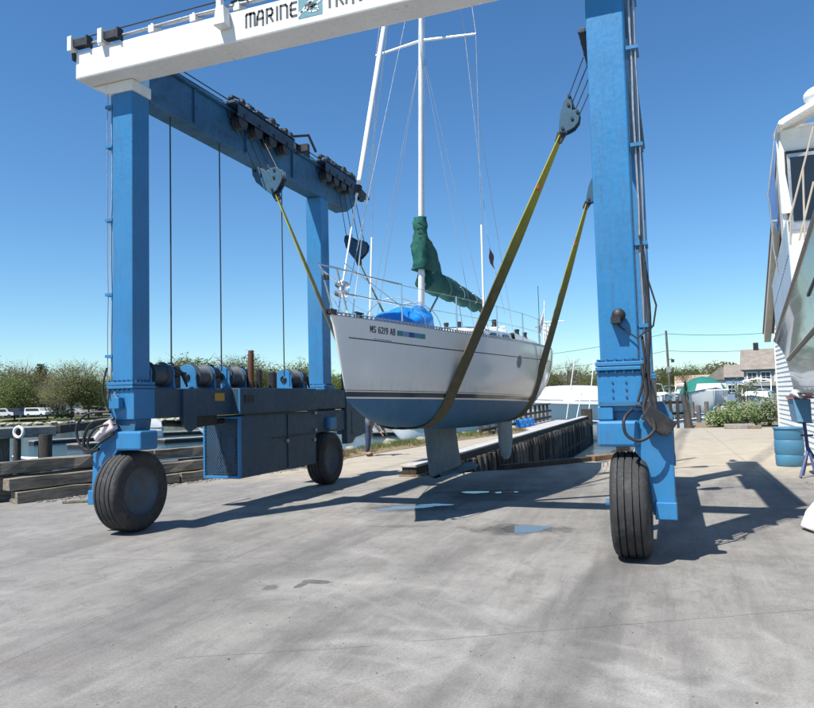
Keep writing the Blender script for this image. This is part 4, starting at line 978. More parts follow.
# top longitudinal beams with sloped chin
for sg, x0, x1 in ((-1, LX0+.02, LX1-.005), (1, RX0+.02, RX1-.06)):
    mb = MB(); mb.prism([(8.37, 6.36), (15.3, 6.36), (15.75, 6.62), (15.75, 7.0), (8.37, 7.0)], (x0, 0, 0), (0, 1, 0), (0, 0, 1), (x1-x0, 0, 0))
    tb = mb.build('top_beam', BLUE_D, H, bevel=.02)
    fl = MB().box(x0-.06, x1+.06, 8.38, 15.7, 7.003, 7.045); fl.build('flange', BLUE_D, tb, bevel=.006)
    # stiffener ribs
    r_ = MB(); 
    for y in (9.4, 10.9, 12.6): r_.box(x1+.002, x1+.04, y, y+.03, 6.42, 6.98)
    r_.build('rib', BLUE_D, tb)
    # carriages with sheaves on the top, inner side
    xi = x1 if sg < 0 else x0; dr = -sg
    for (ya, yb) in ((10.25, 12.35), (13.6, 15.35)):
        cg = MB()
        X0, X1 = sorted((xi+dr*.02, xi+dr*.24))
        cg.box(X0-.1, X0+.02 if False else X0+.0, ya, yb, 7.05, 7.12)
        cg.box(min(xi-dr*.2, xi+dr*.24), max(xi-dr*.2, xi+dr*.24), ya, yb, 7.06, 7.11)
        cg.box(X1-.02, X1, ya+.1, yb-.05, 6.86, 7.10); cg.box(X0, X0+.02, ya+.1, yb-.05, 6.86, 7.10)
        for k in range(6):
            yy = ya+.12+k*(yb-ya-.3)/5; cg.box(X0-.12, X1, yy, yy+.05, 7.112, 7.16+.04*(k % 2))
        co_ = cg.build('carriage', GRIMY, H, bevel=.008)
        for k in range(4):
            sv = MB()
            yy = ya+.3+k*(yb-ya-.6)/3; sv.lathe([(.14, -.08), (.14, -.07), (.11, -.05), (.11, -.02), (.14, 0), (.11, .02), (.11, .05), (.14, .07), (.14, .08)], ((X0+X1)/2, yy, 6.82), (1, 0, 0), 20)
            sv.lathe([(.035, -.13), (.035, .13)], ((X0+X1)/2, yy, 6.90), (1, 0, 0), 10)
            sv.build('sheave', GREASE, co_, smooth=True)
        for k in range(9): MB().ball(((X0+X1)/2+.05*(k % 2), ya+.05+k*(yb-ya-.1)/8, 7.17), .055+.02*(k % 3), 8, 6).build('grease_cup', GREASE, co_)
        for k in range(5):
            MB().tube([((X0+X1)/2, ya+.1+k*.3, 7.20), ((X0+X1)/2-.1, ya+.25+k*.3, 7.30), ((X0+X1)/2+.05, ya+.4+k*.3, 7.22)], .018, 5).build('grease_line', BLACK, co_)
    # rope guides and cables on the top
    cb = MB()
    for q in (-.12, .0, .12):
        cb.tube([((x0+x1)/2+q+dr*.12, 8.6, 7.12), ((x0+x1)/2+q+dr*.12, 11.6, 7.17), ((x0+x1)/2+q+dr*.14, 15.5, 7.13)], .011, 5)
    cb.build('wire_rope', CABLE, H)
    mb = MB(); mb.box(min(xi, xi+dr*.30), max(xi, xi+dr*.30), 12.75, 12.85, 7.0, 7.15); mb.box(xi-.06, xi+.06, 12.7, 13.3, 7.05, 7.18)
    mb.tube([(xi, 12.5, 7.25), (xi+dr*.2, 13.0, 7.42), (xi+dr*.1, 13.5, 7.25)], .03, 6); mb.build('hose_bracket', GREASE, H)
    mb = MB(); mb.box(xi-.05+dr*.1, xi+.05+dr*.1, 15.7, 15.95, 6.75, 6.9); mb.prism([(0, 0), (.5, .05), (.5, .12), (0, .22)], (xi-.04+dr*.1, 15.76, 6.82), (0, 1, 0), (0, 0, 1), (.1, 0, 0)); mb.build('end_bracket', BLACK, H)
# vertical winch cables
for (y, z0) in ((8.95, 2.35), (10.25, 2.35), (12.35, 2.3)):
    MB().tube([(-7.28, y, z0), (-7.28, y, 6.5)], .012, 6).build('wire_rope', CABLE, H)
# cross beam (white)
BX0, BX1, BYa, BYb, BZa, BZb = -7.95, .1, 7.70, 8.14, 6.56, 6.98
cb = MB().box(BX0, BX1, BYa, BYb, BZa, BZb).build('cross_beam', WHITE_B, H, bevel=.025)
mb = MB()
for (xa, xb, sgn) in ((LX0-.38, LX1+.03, 1), (RX0-.03, RX1+.38, -1)):
    if sgn > 0: poly = [(xa+.02, 6.555), (xb, 6.555), (xb, 6.39), (LX0-.02, 6.39)]
    else: poly = [(xa, 6.555), (xb-.02, 6.555), (RX1+.02, 6.39), (xa, 6.39)]
    MB().prism(poly, (0, BYa+.27, 0), (1, 0, 0), (0, 0, 1), (0, .40, 0)).build('haunch', WHITE_B, H, bevel=.012)
mb = MB(); mb.box(-7.3, -7.2, 7.74, 7.78, 6.28, 6.31)
# pipes along the beam top, and brackets
mb = MB()
for (dy, dz, r) in ((-.02, .10, .016), (.06, .14, .022), (.15, .09, .014), (.24, .16, .018), (.33, .10, .02)):
    mb.tube([(BX0+.05, BYa+dy+.04, BZb+dz*.9)]+[(BX0+.05+i*1.0, BYa+dy+.04+R.uniform(-.012, .012), BZb+dz+R.uniform(-.01, .012)) for i in range(1, 8)], r, 7)
mb.build('hydraulic_line', STEEL, cb, smooth=True)
mb = MB()
mb.tube([(BX0+.05, BYa+.02, BZb+.20), (BX0+2.5, BYa+.02, BZb+.21), (-.1, BYa+.02, BZb+.2)], .010, 6)
mb.build('wire_rope', CABLE, cb)
for x in (-7.5, -6.6, -5.9, -5.2, -4.2, -3.1, -2.0, -1.0): MB().box(x, x+.03, BYa+.02, BYa+.42, BZb+.0, BZb+.15).box(x-.03, x+.06, BYa+.0, BYa+.02, BZb+.02, BZb+.12).build('pipe_clamp', WHITE_B, cb)
for x, nm in ((-7.98, 0), (-7.42, 1)):
    l = MB().box(x-.03, x+.05, BYa-.10, BYa+.02, BZb-.02, BZb+.20); lo = l.build('end_light', GEL2, H, bevel=.008)
    MB().box(x+.052, x+.30, BYa-.06, BYa+.04, BZb+.04, BZb+.16).box(x+.28, x+.31, BYa-.07, BYa+.05, BZb+.02, BZb+.18).build('connector', BLACK, lo, bevel=.006)
MB().box(-8.0, -7.94, BYa-.02, BYa+.1, BZb-.12, BZb+.02).build('bracket', BLACK, H)
fl = MB(); fl.box(-5.42, -5.34, BYa-.12, BYa-.04, BZb-.02, BZb+.26); fl.box(-5.44, -5.26, BYa-.16, BYa-.003, BZb-.22, BZb+.04, (.03, .03, .02, .0))
fl.build('flood_lamp', GEL2, H, bevel=.01)
MB().tube([(-5.25, BYa-.02, BZb+.12), (-5.15, BYa+.05, BZb+.18), (-5.0, BYa+.02, BZb+.10)], .018, 6).build('cable_loop', BLACK, H)
MB().tube([(-4.9, BYa+.0, BZb+.20), (-4.8, BYa, BZb+.12), (-4.7, BYa+.05, BZb+.16)], .016, 6).build('cable_loop', BLACK, H)

# lettering MARINE [mark] TRAVELIFT drawn as stroke letters
def strokes_to(mb, strokes, ox, oz, w_, h_, th, y):
    for st in strokes:
        pts = [Vector((ox+a*w_, y, oz+b_*h_)) for a, b_ in st]
        for i in range(len(pts)-1):
            d = pts[i+1]-pts[i]; L = d.length; d.normalize(); nn = Vector((-d.z, 0, d.x))*th/2; e = d*th*.32
            mb.add([pts[i]-e-nn, pts[i+1]+e-nn, pts[i+1]+e+nn, pts[i]-e+nn], [(0, 1, 2, 3)])
GL = {'M': [[(0, 0), (0, .9), (.1, 1), (.45, 1), (.5, .9), (.5, 0)], [(.5, .9), (.6, 1), (.9, 1), (1, .9), (1, 0)]],
      'A': [[(0, 0), (.08, .6), (.3, 1), (.75, 1), (.85, .85), (.85, -.12)], [(.05, .42), (.85, .42)]],
      'R': [[(.08, -.05), (.08, 1), (.7, 1), (.85, .85), (.85, .62), (.7, .48), (.3, .48)], [(.45, .48), (.9, 0)]],
      'I': [[(.5, 0), (.5, 1)]], 'N': [[(0, 0), (0, 1), (.7, 1), (.88, .85), (.88, 0)]],
      'E': [[(.85, 1), (.2, 1), (.05, .85), (.05, .15), (.2, 0), (.85, 0)], [(.05, .5), (.7, .5)]],
      'T': [[(0, 1), (1, 1)], [(.5, 1), (.5, 0)]], 'V': [[(0, 1), (.1, .5), (.42, 0), (.55, 0), (.82, .5), (.92, 1)]],
      'L': [[(.1, 1), (.1, .15), (.25, 0), (.85, 0)]], 'F': [[(.85, 1), (.2, 1), (.08, .85), (.08, -.1)], [(.08, .5), (.7, .5)]]}
LETC = paint('lettering_charcoal', (.045, .055, .065), .5, bmp=0)
def word(txt, x, z, wd, h_, gap, name):
    mb = MB(); ob = []
    for ch in txt:
        ww = wd*(.35 if ch == 'I' else 1.2 if ch == 'M' else 1)
        strokes_to(mb, GL[ch], x, z, ww, h_, .030, BYa-.004); x += ww+gap
    o = mb.build(name, LETC, cb, fix=False); plabel(o, 'charcoal lettering reading ' + txt); return x
def flip(o):
    me = o.data
    for p in me.polygons:
        if p.normal.y > 0: p.flip()
word('MARINE', -5.03, 6.72, .108, .175, .034, 'lettering')
LG0 = -4.25
TEAL = paint('logo_teal', (.10, .27, .33), .45, bmp=0)
lg = MB().add([(LG0, BYa-.004, 6.66), (LG0+.34, BYa-.004, 6.66), (LG0+.34, BYa-.004, 6.93), (LG0, BYa-.004, 6.93)], [(0, 1, 2, 3)]).build('logo', TEAL, cb, fix=False)
mb = MB(); strokes_to(mb, [[(0, .12), (.35, .62), (.55, .82), (.62, .7)], [(.05, .30), (.45, .38), (.75, .55), (1, .72)], [(.35, .62), (.40, .3), (.55, .22), (.8, .22), (.86, .35), (.7, .45)], [(.55, .82), (.95, 1.0)]], LG0, 6.66, .34, .27, .022, BYa-.007)
mb.build('logo_mark', WHITE_B, lg, fix=False)
mb = MB(); strokes_to(mb, [[(.30, .55), (.50, .68), (.70, .50), (.52, .42)], [(.42, .50), (.60, .46)]], LG0, 6.66, .34, .27, .028, BYa-.010); mb.build('logo_figure', LETC, lg, fix=False)
word('TRAVELIFT', -3.86, 6.72, .108, .175, .034, 'lettering')

# lower beams
for sg, x0, x1 in ((-1, LX0-.02, LX1+.04), (1, RX0-.04, RX1+.02)):
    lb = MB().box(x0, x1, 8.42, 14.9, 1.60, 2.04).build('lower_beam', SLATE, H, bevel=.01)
    MB().box(x0, x1, 7.98, 8.418, 1.60, 2.04).build('lit_column_foot', BLUE, H, bevel=.012)  # sunlit front end split off in bright blue; beam behind has shade painted in
    st = MB(); xx = x1 if sg < 0 else x0-.05
    for y in (9.0,): st.prism([(y, 2.03), (y+.32, 2.03), (y+.32, 1.42), (y+.16, 1.36), (y, 1.48)], (xx+.002, 0, 0), (0, 1, 0), (0, 0, 1), (.05, 0, 0))
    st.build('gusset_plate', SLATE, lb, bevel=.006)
    # neck under columns and crosshead
    for (ya, yb, fr) in ((FY0, FY1, 1), (BY0-.1, BY1+.1, 0)):
        MB().box(x0+.03, x1-.03, ya+.02, yb-.02, 1.42, 1.60, (-.03, -.03, 0, 0)).build('neck', BLUE_D, H, bevel=.008)
    # crosshead, outer arm, inner cheek
    for (yc, fr) in ((8.22, 1), (14.0, 0)):
        xo0, xo1 = (LX0-.16, LX1+.45) if sg < 0 else (RX0-.06, RX1+.10)
        if sg < 0: xo0, xo1 = -7.62, -6.97
        else: xo0, xo1 = -.80, -.36
        MB().box(xo0 if sg > 0 else -7.42, xo1, yc-.30, yc+(.22 if sg > 0 else .06), 1.22 if sg > 0 else 1.17, 1.50 if sg > 0 else 1.44).build('crosshead', BLUE, H, bevel=.03)
        if sg > 0:
            MB().box(-.79, -.62, yc-.28, yc-.05, 1.505, 1.66).build('steering_block', BLUE, H, bevel=.015)
            poly = [(-.36, 1.50), (-.30, 1.62), (-.20, 1.62), (-.03, 1.36), (-.03, .50), (-.26, .50), (-.28, .80), (-.33, 1.05), (-.42, 1.17)]
        else:
            poly = [(-7.42, 1.44), (-7.60, 1.46), (-7.86, 1.12), (-7.90, .42), (-7.62, .42), (-7.60, .80), (-7.55, 1.0), (-7.42, 1.17)]
        o_ = MB().prism(poly, (0, yc-.26, 0), (1, 0, 0), (0, 0, 1), (0, .40, 0)).build('wheel_fork', BLUE, H, bevel=.012)
        if sg > 0: MB().box(-.24, -.02, yc-.30, yc+.2, .46, .64).build('axle_bracket', BLUE, o_, bevel=.01)
        else: MB().box(-7.92, -7.66, yc-.30, yc+.2, .40, .60).build('axle_bracket', BLUE, o_, bevel=.01)
# tyres
def wheel(cx, cy, ang, rad=.565, wd=.42, disc_side=1):
    c = Vector((cx, cy, rad)); ax = Vector((cos(ang), sin(ang), 0))
    wh = WD = wd/2
    prof = [(rad*.60, -WD*.86), (rad*.72, -WD*1.0), (rad*.86, -WD*.99), (rad*.945, -WD*.88), (rad*.985, -WD*.74)]
    for g in (-.55, -.2, .2, .55):
        prof += [(rad*.992, (g-.045)*WD), (rad*.955, (g-.03)*WD), (rad*.955, (g+.03)*WD), (rad*.992 if abs(g) > .4 else rad, (g+.045)*WD)]
    prof += [(rad*.985, WD*.74), (rad*.945, WD*.88), (rad*.86, WD*.99), (rad*.72, WD*1.0), (rad*.60, WD*.86)]
    hub = thing_child('wheel')
    mb = MB(); mb.lathe(prof, c, ax, 64, caps=False); 
    # slight flat at the contact
    mb.v = [(v[0], v[1], max(v[2], .012)) for v in mb.v]
    ty = mb.build('wheel', RUB, H, smooth=True)
    rp = [(rad*.60, -WD*.80), (rad*.57, -WD*.6), (rad*.40, -WD*.40), (rad*.24, -WD*.38), (rad*.22, -WD*.44), (rad*.10, -WD*.46), (.01, -WD*.46)]
    rm = MB(); rm.lathe(rp, c, ax, 48, caps=False)
    rq = [(rad*.66, WD*.93), (rad*.63, WD*.86), (rad*.60, WD*.66), (rad*.50, WD*.40), (rad*.36, WD*.34), (rad*.30, WD*.30), (rad*.20, WD*.27), (.01, WD*.26)]
    rm.lathe(rq, c, ax, 48, caps=False)
    rm.build('rim', CHROME_D, ty, smooth=True)
    lg_ = MB(); u = ax.orthogonal().normalized(); v = ax.cross(u)
    for k in range(10):
        a = 2*pi*k/10; lg_.lathe([(.016, 0), (.016, .035)], c+ax*WD*.31+(u*cos(a)+v*sin(a))*rad*.43, ax, 6)
    if cx > -1: lg_.build('wheel_bolts', GREASE, ty)
    MB().lathe([(.05, -.28 if cx > -1 else -.2), (.05, .06)], c, ax, 14).build('axle', BLUE_D, ty)
    return ty
def thing_child(n): return None
wheel(-7.38, 8.20, radians(0), .575, .42); wheel(-7.12, 13.75, radians(0), .56, .40)
wheel(-.485, 8.22, radians(0), .575, .40); wheel(-.485, 13.9, radians(0), .56, .40)
# rear crosshead plate at left side end
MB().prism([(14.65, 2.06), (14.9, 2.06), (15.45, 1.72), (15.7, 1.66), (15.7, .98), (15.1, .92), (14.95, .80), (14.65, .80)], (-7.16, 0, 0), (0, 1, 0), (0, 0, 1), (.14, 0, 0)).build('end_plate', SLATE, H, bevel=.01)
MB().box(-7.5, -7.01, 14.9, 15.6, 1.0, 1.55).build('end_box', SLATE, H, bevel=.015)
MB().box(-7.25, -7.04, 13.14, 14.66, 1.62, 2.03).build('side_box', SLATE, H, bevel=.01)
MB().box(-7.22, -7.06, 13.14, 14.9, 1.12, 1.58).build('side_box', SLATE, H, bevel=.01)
mb = MB(); 
for y in (14.62, 15.05, 15.2): mb.tube([(-7.1, y, 2.05), (-7.1, y, 3.15)], .022, 6)
mb.tube([(-7.1, 14.55, 2.35), (-7.1, 15.25, 2.35)], .02, 6).tube([(-7.1, 14.5, 3.12), (-7.1, 15.25, 3.12)], .03, 6)
mb.build('guard_rail', BLACK, H, smooth=True)

# power box with grille
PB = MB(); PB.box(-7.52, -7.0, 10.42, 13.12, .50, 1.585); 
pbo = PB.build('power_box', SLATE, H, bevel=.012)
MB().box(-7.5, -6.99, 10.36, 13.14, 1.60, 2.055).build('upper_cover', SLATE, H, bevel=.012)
MB().box(-6.992, -6.975, 10.50, 10.78, 1.80, 1.93).build('cable_hole', BLACK, pbo)
MB().box(-7.0, -6.975, 10.46, 13.08, 1.575, 1.592).box(-7.0, -6.985, 11.95, 11.965, .54, 1.56).box(-7.0, -6.98, 11.4, 13.08, 1.12, 1.135).build('door_seam', BLACK, pbo)
mb = MB()
for (y, z) in ((13.05, 1.2), (13.05, 1.55), (13.0, 1.0), (11.9, 1.05)): mb.box(-6.985, -6.95, y-.02, y+.03, z-.03, z+.03)
mb.build('latch', STEEL, pbo)
fr = MB(); gx0, gx1, gz0, gz1, gy = -7.74, -7.0, .50, 1.56, 10.34
fr.box(gx0, gx0+.035, gy, gy+.08, gz0, gz1).box(gx1-.035, gx1, gy, gy+.08, gz0, gz1).box(gx0+.036, gx1-.036, gy, gy+.08, gz0, gz0+.05).box(gx0+.036, gx1-.036, gy, gy+.08, gz1-.03, gz1)
fr.box(gx0, gx0+.03, gy+.081, gy+.9, gz0, gz0+.04).box(gx0, gx0+.03, gy+.081, gy+.9, gz1-.04, gz1)
MB().box(-7.0, -6.975, 10.335, 10.36, 1.60, 2.05).build('cover_edge', BLUE, H)
fro = fr.build('grille_frame', BLUE, H, bevel=.005)
gm = MB(); step = .045
nx = int((gx1-gx0-.07)/step); nz = int((gz1-gz0-.08)/(step*.7))
for i in range(nx):
    for j in range(nz):
        cx = gx0+.04+(i+.5+(j % 2)*.5)*step; cz = gz0+.055+(j+.5)*step*.7
        if cx > gx1-.05: continue
        a_, b_ = step*.5, step*.7
        for (p, q) in (((cx-a_, cz), (cx, cz+b_)), ((cx, cz+b_), (cx+a_, cz))):
            p3 = Vector((p[0], gy+.008, p[1])); q3 = Vector((q[0], gy+.008, q[1])); d = (q3-p3).normalized(); nn = Vector((-d.z, 0, d.x))*.0035
            gm.add([p3-nn, q3-nn, q3+nn, p3+nn], [(0, 1, 2, 3)])
gm.build('expanded_metal_mesh', BLUE_D, fro, fix=False)
MB().box(-7.70, -7.04, 10.38, 10.415, .56, 1.53).build('shade_backing', BLACK, pbo)  # black sheet standing in for the shaded interior behind the grille
en = MB().box(-7.5, -7.4, 10.36, 10.38, .7, 1.3).box(-7.25, -7.1, 10.36, 10.38, .8, 1.2)
for k in range(7): en.box(-7.48, -7.2, 10.365, 10.379, .62+k*.12, .63+k*.12)
en.tube([(-7.5, 10.36, .7), (-7.4, 10.36, 1.0), (-7.3, 10.36, .85), (-7.15, 10.36, .95)], .012, 6); en.build('engine', GREASE, pbo)
MB().tube([(-7.3, 8.8, 1.52), (-7.3, 9.5, 1.46), (-7.3, 10.3, 1.5)], .05, 8).box(-7.45, -7.2, 9.35, 10.0, 1.45, 1.598).build('hydraulic_tank', BLACK, H)
MB().box(-7.137, -7.13, 9.85, 10.12, 1.84, 1.97).build('warning_plate', YEL, H)
MB().tube([(-7.15, 10.95, 2.03), (-7.14, 10.95, 2.68)], .055, 14).tube([(-7.14, 10.95, 2.66), (-7.14, 10.95, 2.74)], .05, 14).build('exhaust_pipe', RUST, H, smooth=True)
MB().tube([(-7.2, 11.3, 2.05), (-7.2, 11.3, 2.4)], .06, 10).tube([(-7.1, 11.6, 2.05), (-7.1, 11.6, 2.35)], .09, 10).build('air_filter', GREASE, H, smooth=True)
# winches
DRUMS = paint('greasy_blue_grey_drum', (.07, .085, .10), .5, dirt=(.03, .028, .025), damt=.7, metal=.2, scale=6)
for i, y in enumerate((8.62, 9.66, 10.58, 12.70)):
    x0, x1 = -7.56, -7.17
    xm = (x0+x1)/2; pl = [(x0, 2.045), (x1, 2.045), (x1-.02, 2.22)]+[(xm+.185*cos(a), 2.27+.175*sin(a)) for a in [pi*k/10 for k in range(0, 11)]]+[(x0+.02, 2.22)]
    wn = MB().box(x0+.02, x1-.02, y-.26, y+.32, 2.043, 2.058).build('winch', BLUE_D, H)
    for yy in (y-.24, y+.26): MB().prism(pl, (0, yy, 0), (1, 0, 0), (0, 0, 1), (0, .03, 0)).build('side_plate', BLUE, wn, bevel=.006)
    prof = [(.205, -.17), (.205, -.155)]+[(.150+.012*(k % 2), -.14+k*.014) for k in range(21)]+[(.205, .16), (.205, .18)]
    MB().lathe(prof, (xm, y+.02, 2.255), (0, 1, 0), 28).build('winch_drum', DRUMS, wn, smooth=True)
    ring = MB(); torus(ring, (xm, y-.255, 2.25), .055, .014, (0, 1, 0), 20, 6, .3, 5.4); ring.lathe([(.03, -.03), (.03, 0)], (xm, y-.24, 2.25), (0, 1, 0), 10); ring.build('hub_ring', BLACK, wn, smooth=True)
    hs_ = MB(); hs_.box(x0+.12, x1-.04, y+.30, y+.46, 2.05, 2.22)
    for k in range(4): hs_.tube([(xm-.1+k*.07, y+.3, 2.4-.04*k), (xm-.05+k*.06, y+.5, 2.46-.05*k), (xm+.02*k, y+.66, 2.3), (xm+.05, y+.75, 2.08)], .016, 6)
    hs_.lathe([(.10, -.1), (.12, -.02), (.12, .08), (.06, .12)], (xm+.02, y+.42, 2.30), (0, 1, 0), 14); hs_.build('hydraulic_motor', BLACK, wn)
# service pipes on the outer sides
for sg, x in ((-1, LX0-.055), (1, RX1+.06)):
    mb = MB()
    for (dx, dy, r, z0, z1) in ((0, .05, .013, 1.7, 6.55), (sg*.045, .12, .010, 2.3, 6.55), (sg*.02, .20, .016, 2.1, 6.5), (sg*.05, .02, .007, 1.9, 6.5)):
        pts = [(x+dx+R.uniform(-.008, .008), FY0+dy+R.uniform(-.008, .008), z0+(z1-z0)*i/9) for i in range(10)]
        mb.tube(pts, r, 7)
    mb.build('service_pipe', STEEL, H, smooth=True)
    for z in (2.5, 3.4, 4.5, 5.6, 6.2): MB().box(min(x-.05*sg, x+.08*sg), max(x-.05*sg, x+.08*sg), FY0+.0, FY0+.26, z, z+.04).build('pipe_clamp', BLUE, H)
mb = MB()
mb.tube([(-.27, 7.98, 3.5), (-.20, 7.95, 3.0), (-.13, 7.93, 2.72), (-.17, 7.92, 2.50), (-.34, 7.93, 2.38), (-.52, 7.96, 2.52), (-.56, 7.985, 2.62)], .010, 6)
mb.build('lamp_cable', BLACK, H, smooth=True)
lp = MB().ball((-.52, 7.93, 2.64), .075, 12, 8, (1, .8, 1.0)).box(-.60, -.50, 7.86, 7.99, 2.55, 2.62).build('work_lamp', GREASE, H, smooth=True)
# plate on the right front lower part
mb = MB()
for z in (1.76, 1.84, 1.92):
    for x in (-.62, -.48): mb.lathe([(.012, 0), (.012, .012)], (x, 7.975, z), (0, -1, 0), 6)
mb.box(-.76, -.32, 7.93, 7.976, 1.66, 1.70); mb.build('bolts', BLUE_D, H)
# hoses
def hose(pts, r=.022): 
    P_ = [Vector(p) for p in pts]; out = []
    for i in range(len(P_)-1):
        p0 = P_[max(i-1, 0)]; p1 = P_[i]; p2 = P_[i+1]; p3 = P_[min(i+2, len(P_)-1)]
        for k in range(6):
            t = k/6; out.append(.5*((2*p1)+(p2-p0)*t+(2*p0-5*p1+4*p2-p3)*t*t+(-p0+3*p1-3*p2+p3)*t**3))
    out.append(P_[-1]); MB().tube(out, r, 8).build('hydraulic_hose', BLACK, H, smooth=True)
hose([(-7.5, 7.9, 1.72), (-7.8, 7.8, 1.70), (-8.0, 7.8, 1.52), (-7.95, 7.8, 1.28), (-7.75, 7.8, 1.18), (-7.6, 7.85, 1.3), (-7.42, 7.9, 1.42)], .020)
hose([(-7.42, 7.9, 1.62), (-7.7, 7.8, 1.58), (-7.86, 7.8, 1.38), (-7.84, 7.8, 1.16), (-7.62, 7.82, 1.20)], .024)
hose([(-7.38, 7.9, 1.55), (-7.62, 7.78, 1.50), (-7.78, 7.78, 1.30), (-7.72, 7.8, 1.12)], .018)
hose([(-7.60, 7.95, 2.35), (-7.63, 7.9, 2.05), (-7.58, 7.9, 1.85), (-7.5, 7.92, 1.7)], .014)
hose([(-7.57, 7.93, 2.0), (-7.5, 7.88, 1.96), (-7.44, 7.9, 1.82)], .012)
hose([(-.42, 7.85, 1.62), (-.50, 7.74, 1.52), (-.48, 7.72, 1.36), (-.34, 7.72, 1.30), (-.20, 7.76, 1.42), (-.28, 7.84, 1.62), (-.38, 7.84, 1.66)], .018)
hose([(-.30, 7.95, 2.1), (-.27, 7.88, 1.8), (-.30, 7.84, 1.62), (-.22, 7.78, 1.44), (-.12, 7.8, 1.36)], .024)
hose([(-.26, 7.95, 2.0), (-.20, 7.88, 1.75), (-.16, 7.82, 1.55), (-.06, 7.82, 1.40)], .022)
hose([(-.23, 7.95, 3.2), (-.20, 7.92, 2.6), (-.24, 7.9, 2.0), (-.20, 7.86, 1.6)], .016)
hose([(-.29, 7.96, 2.4), (-.27, 7.9, 2.1), (-.30, 7.9, 1.9), (-.36, 7.88, 1.7)], .014)
MB().obox((-.16, 7.86, 1.50), (.13, 0, -.10), (0, .07, 0), (.05, 0, .07)).build('valve_block', BLACK, H, bevel=.01)
MB().box(-7.50, -7.32, 7.88, 7.975, 1.76, 1.92).build('junction_box', BLUE, H, bevel=.008)
MB().obox((-7.52, 7.9, 1.50), (.10, 0, .05), (0, .06, 0), (-.03, 0, .07)).obox((-7.66, 7.88, 1.38), (.06, 0, .05), (0, .05, 0), (-.03, 0, .04)).build('plastic_wrap', paint('pinkish_plastic', (.70, .60, .60), .4), H, bevel=.02)
mb = MB(); mb.tube([(-7.45, 7.95, 2.0), (-7.42, 7.9, 1.96), (-7.36, 7.92, 1.9)], .012, 5); mb.build('fitting', STEEL, H)

# ================================================================ SLING BLOCKS, SLINGS
def hull_c(s):   # centreline origin of the boat
    return None
BOW = Vector((-4.2, 8.38, 0)); KX = .035; LOA = 9.1
def cl(y): return BOW.x+KX*(y-BOW.y)
def interp(tab, s):
    if s <= tab[0][0]: return tab[0][1]
    for i in range(len(tab)-1):
        if s <= tab[i+1][0]:
            a, b_ = tab[i], tab[i+1]; t = (s-a[0])/(b_[0]-a[0])
            m0 = (b_[1]-(tab[i-1][1] if i > 0 else a[1]))/((b_[0]-(tab[i-1][0] if i > 0 else a[0]))); 
            j = i+2 if i+2 < len(tab) else i+1
            m1 = (tab[j][1]-a[1])/(tab[j][0]-a[0]); h_ = b_[0]-a[0]
            return (2*t**3-3*t*t+1)*a[1]+(t**3-2*t*t+t)*h_*m0+(-2*t**3+3*t*t)*b_[1]+(t**3-t*t)*h_*m1
    return tab[-1][1]
HB = [(0, 0), (.003, .030), (.008, .058), (.03, .155), (.08, .37), (.19, .75), (.38, 1.19), (.6, 1.40), (.8, 1.36), (1, 1.14)]
ZS = [(0, 2.93), (.19, 2.84), (.38, 2.80), (.6, 2.80), (.8, 2.83), (1, 2.88)]
ZB = [(0, 1.80), (.04, 1.66), (.10, 1.52), (.2, 1.38), (.35, 1.27), (.5, 1.22), (.65, 1.22), (.8, 1.32), (.92, 1.50), (1, 1.64)]
def WL(s): return 1.83-.235*s
def hullpt(s, t, sg=1, off=0.0):
    """t 0 sheer .. 1 keel"""
    b_ = interp(HB, s); zs = interp(ZS, s); zb = interp(ZB, s)
    k = min(1, s/.35); th = t*pi/2
    ex = .95*(1-k)+.50*k; ez = 1.05*(1-k)+1.18*k
    x = b_*(max(0, cos(th))**ex)
    if s < .3: x *= 1-.22*(1-s/.3)*sin(th)
    z = zs-(zs-zb)*(sin(th)**ez if True else 0)
    rake = .36*(zs-z)/1.1*(max(0, 1-s/.22))**1.4
    y = BOW.y+s*LOA+rake
    if s > .9: y -= (s-.9)/.1*.55*(1-(z-zb)/(zs-zb))*0 
    return Vector((cl(y)+sg*(x+off), y, z))
def sect(y, off):
    s = (y-BOW.y)/LOA; L_ = [hullpt(s, t/16, -1, 0) for t in range(17)]; R_ = [hullpt(s, t/16, 1, 0) for t in range(15, -1, -1)]
    pts = L_+R_; out = []
    for i, p in enumerate(pts):
        d = (pts[min(i+1, len(pts)-1)]-pts[max(i-1, 0)]); n = Vector((d.z, 0, -d.x)).normalized()
        c_ = Vector((cl(y), y, 2.3)); 
        if n.dot(p-c_) < 0: n = -n
        out.append(Vector((p.x, y, p.z))+n*off)
    return out
SL = None
def slingmat():
    m, t, b = newmat('sling_webbing')
    g = worldvec(t); sx = t.nodes.new('ShaderNodeSeparateXYZ'); t.links.new(g, sx.inputs[0])
    n = noise_n(t, worldvec(t, (1, 1, 1)), 3, 6, .7); z = mth(t, 'ADD', sx.outputs[2], mth(t, 'MULTIPLY', n, 2.2))
    f = mth(t, 'MULTIPLY_ADD', z, 1/1.6, -4.35/1.6, clamp=True)     # wear: webbing gets algae-brown where it goes in the water
    c = mixc(t, f, mixc(t, ramp(t, noise_n(t, g, 9, 5), [(.3, 0), (.7, 1)]), (.085, .075, .04), (.14, .12, .06)), (.33, .30, .03))
    t.links.new(c, b.inputs['Base Color']); b.inputs['Roughness'].default_value = .8
    wv = t.nodes.new('ShaderNodeTexWave'); wv.inputs['Scale'].default_value = 40; t.links.new(g, wv.inputs[0]); bump(t, b, wv.outputs[0], .3, .004)
    return m
SLING = slingmat()
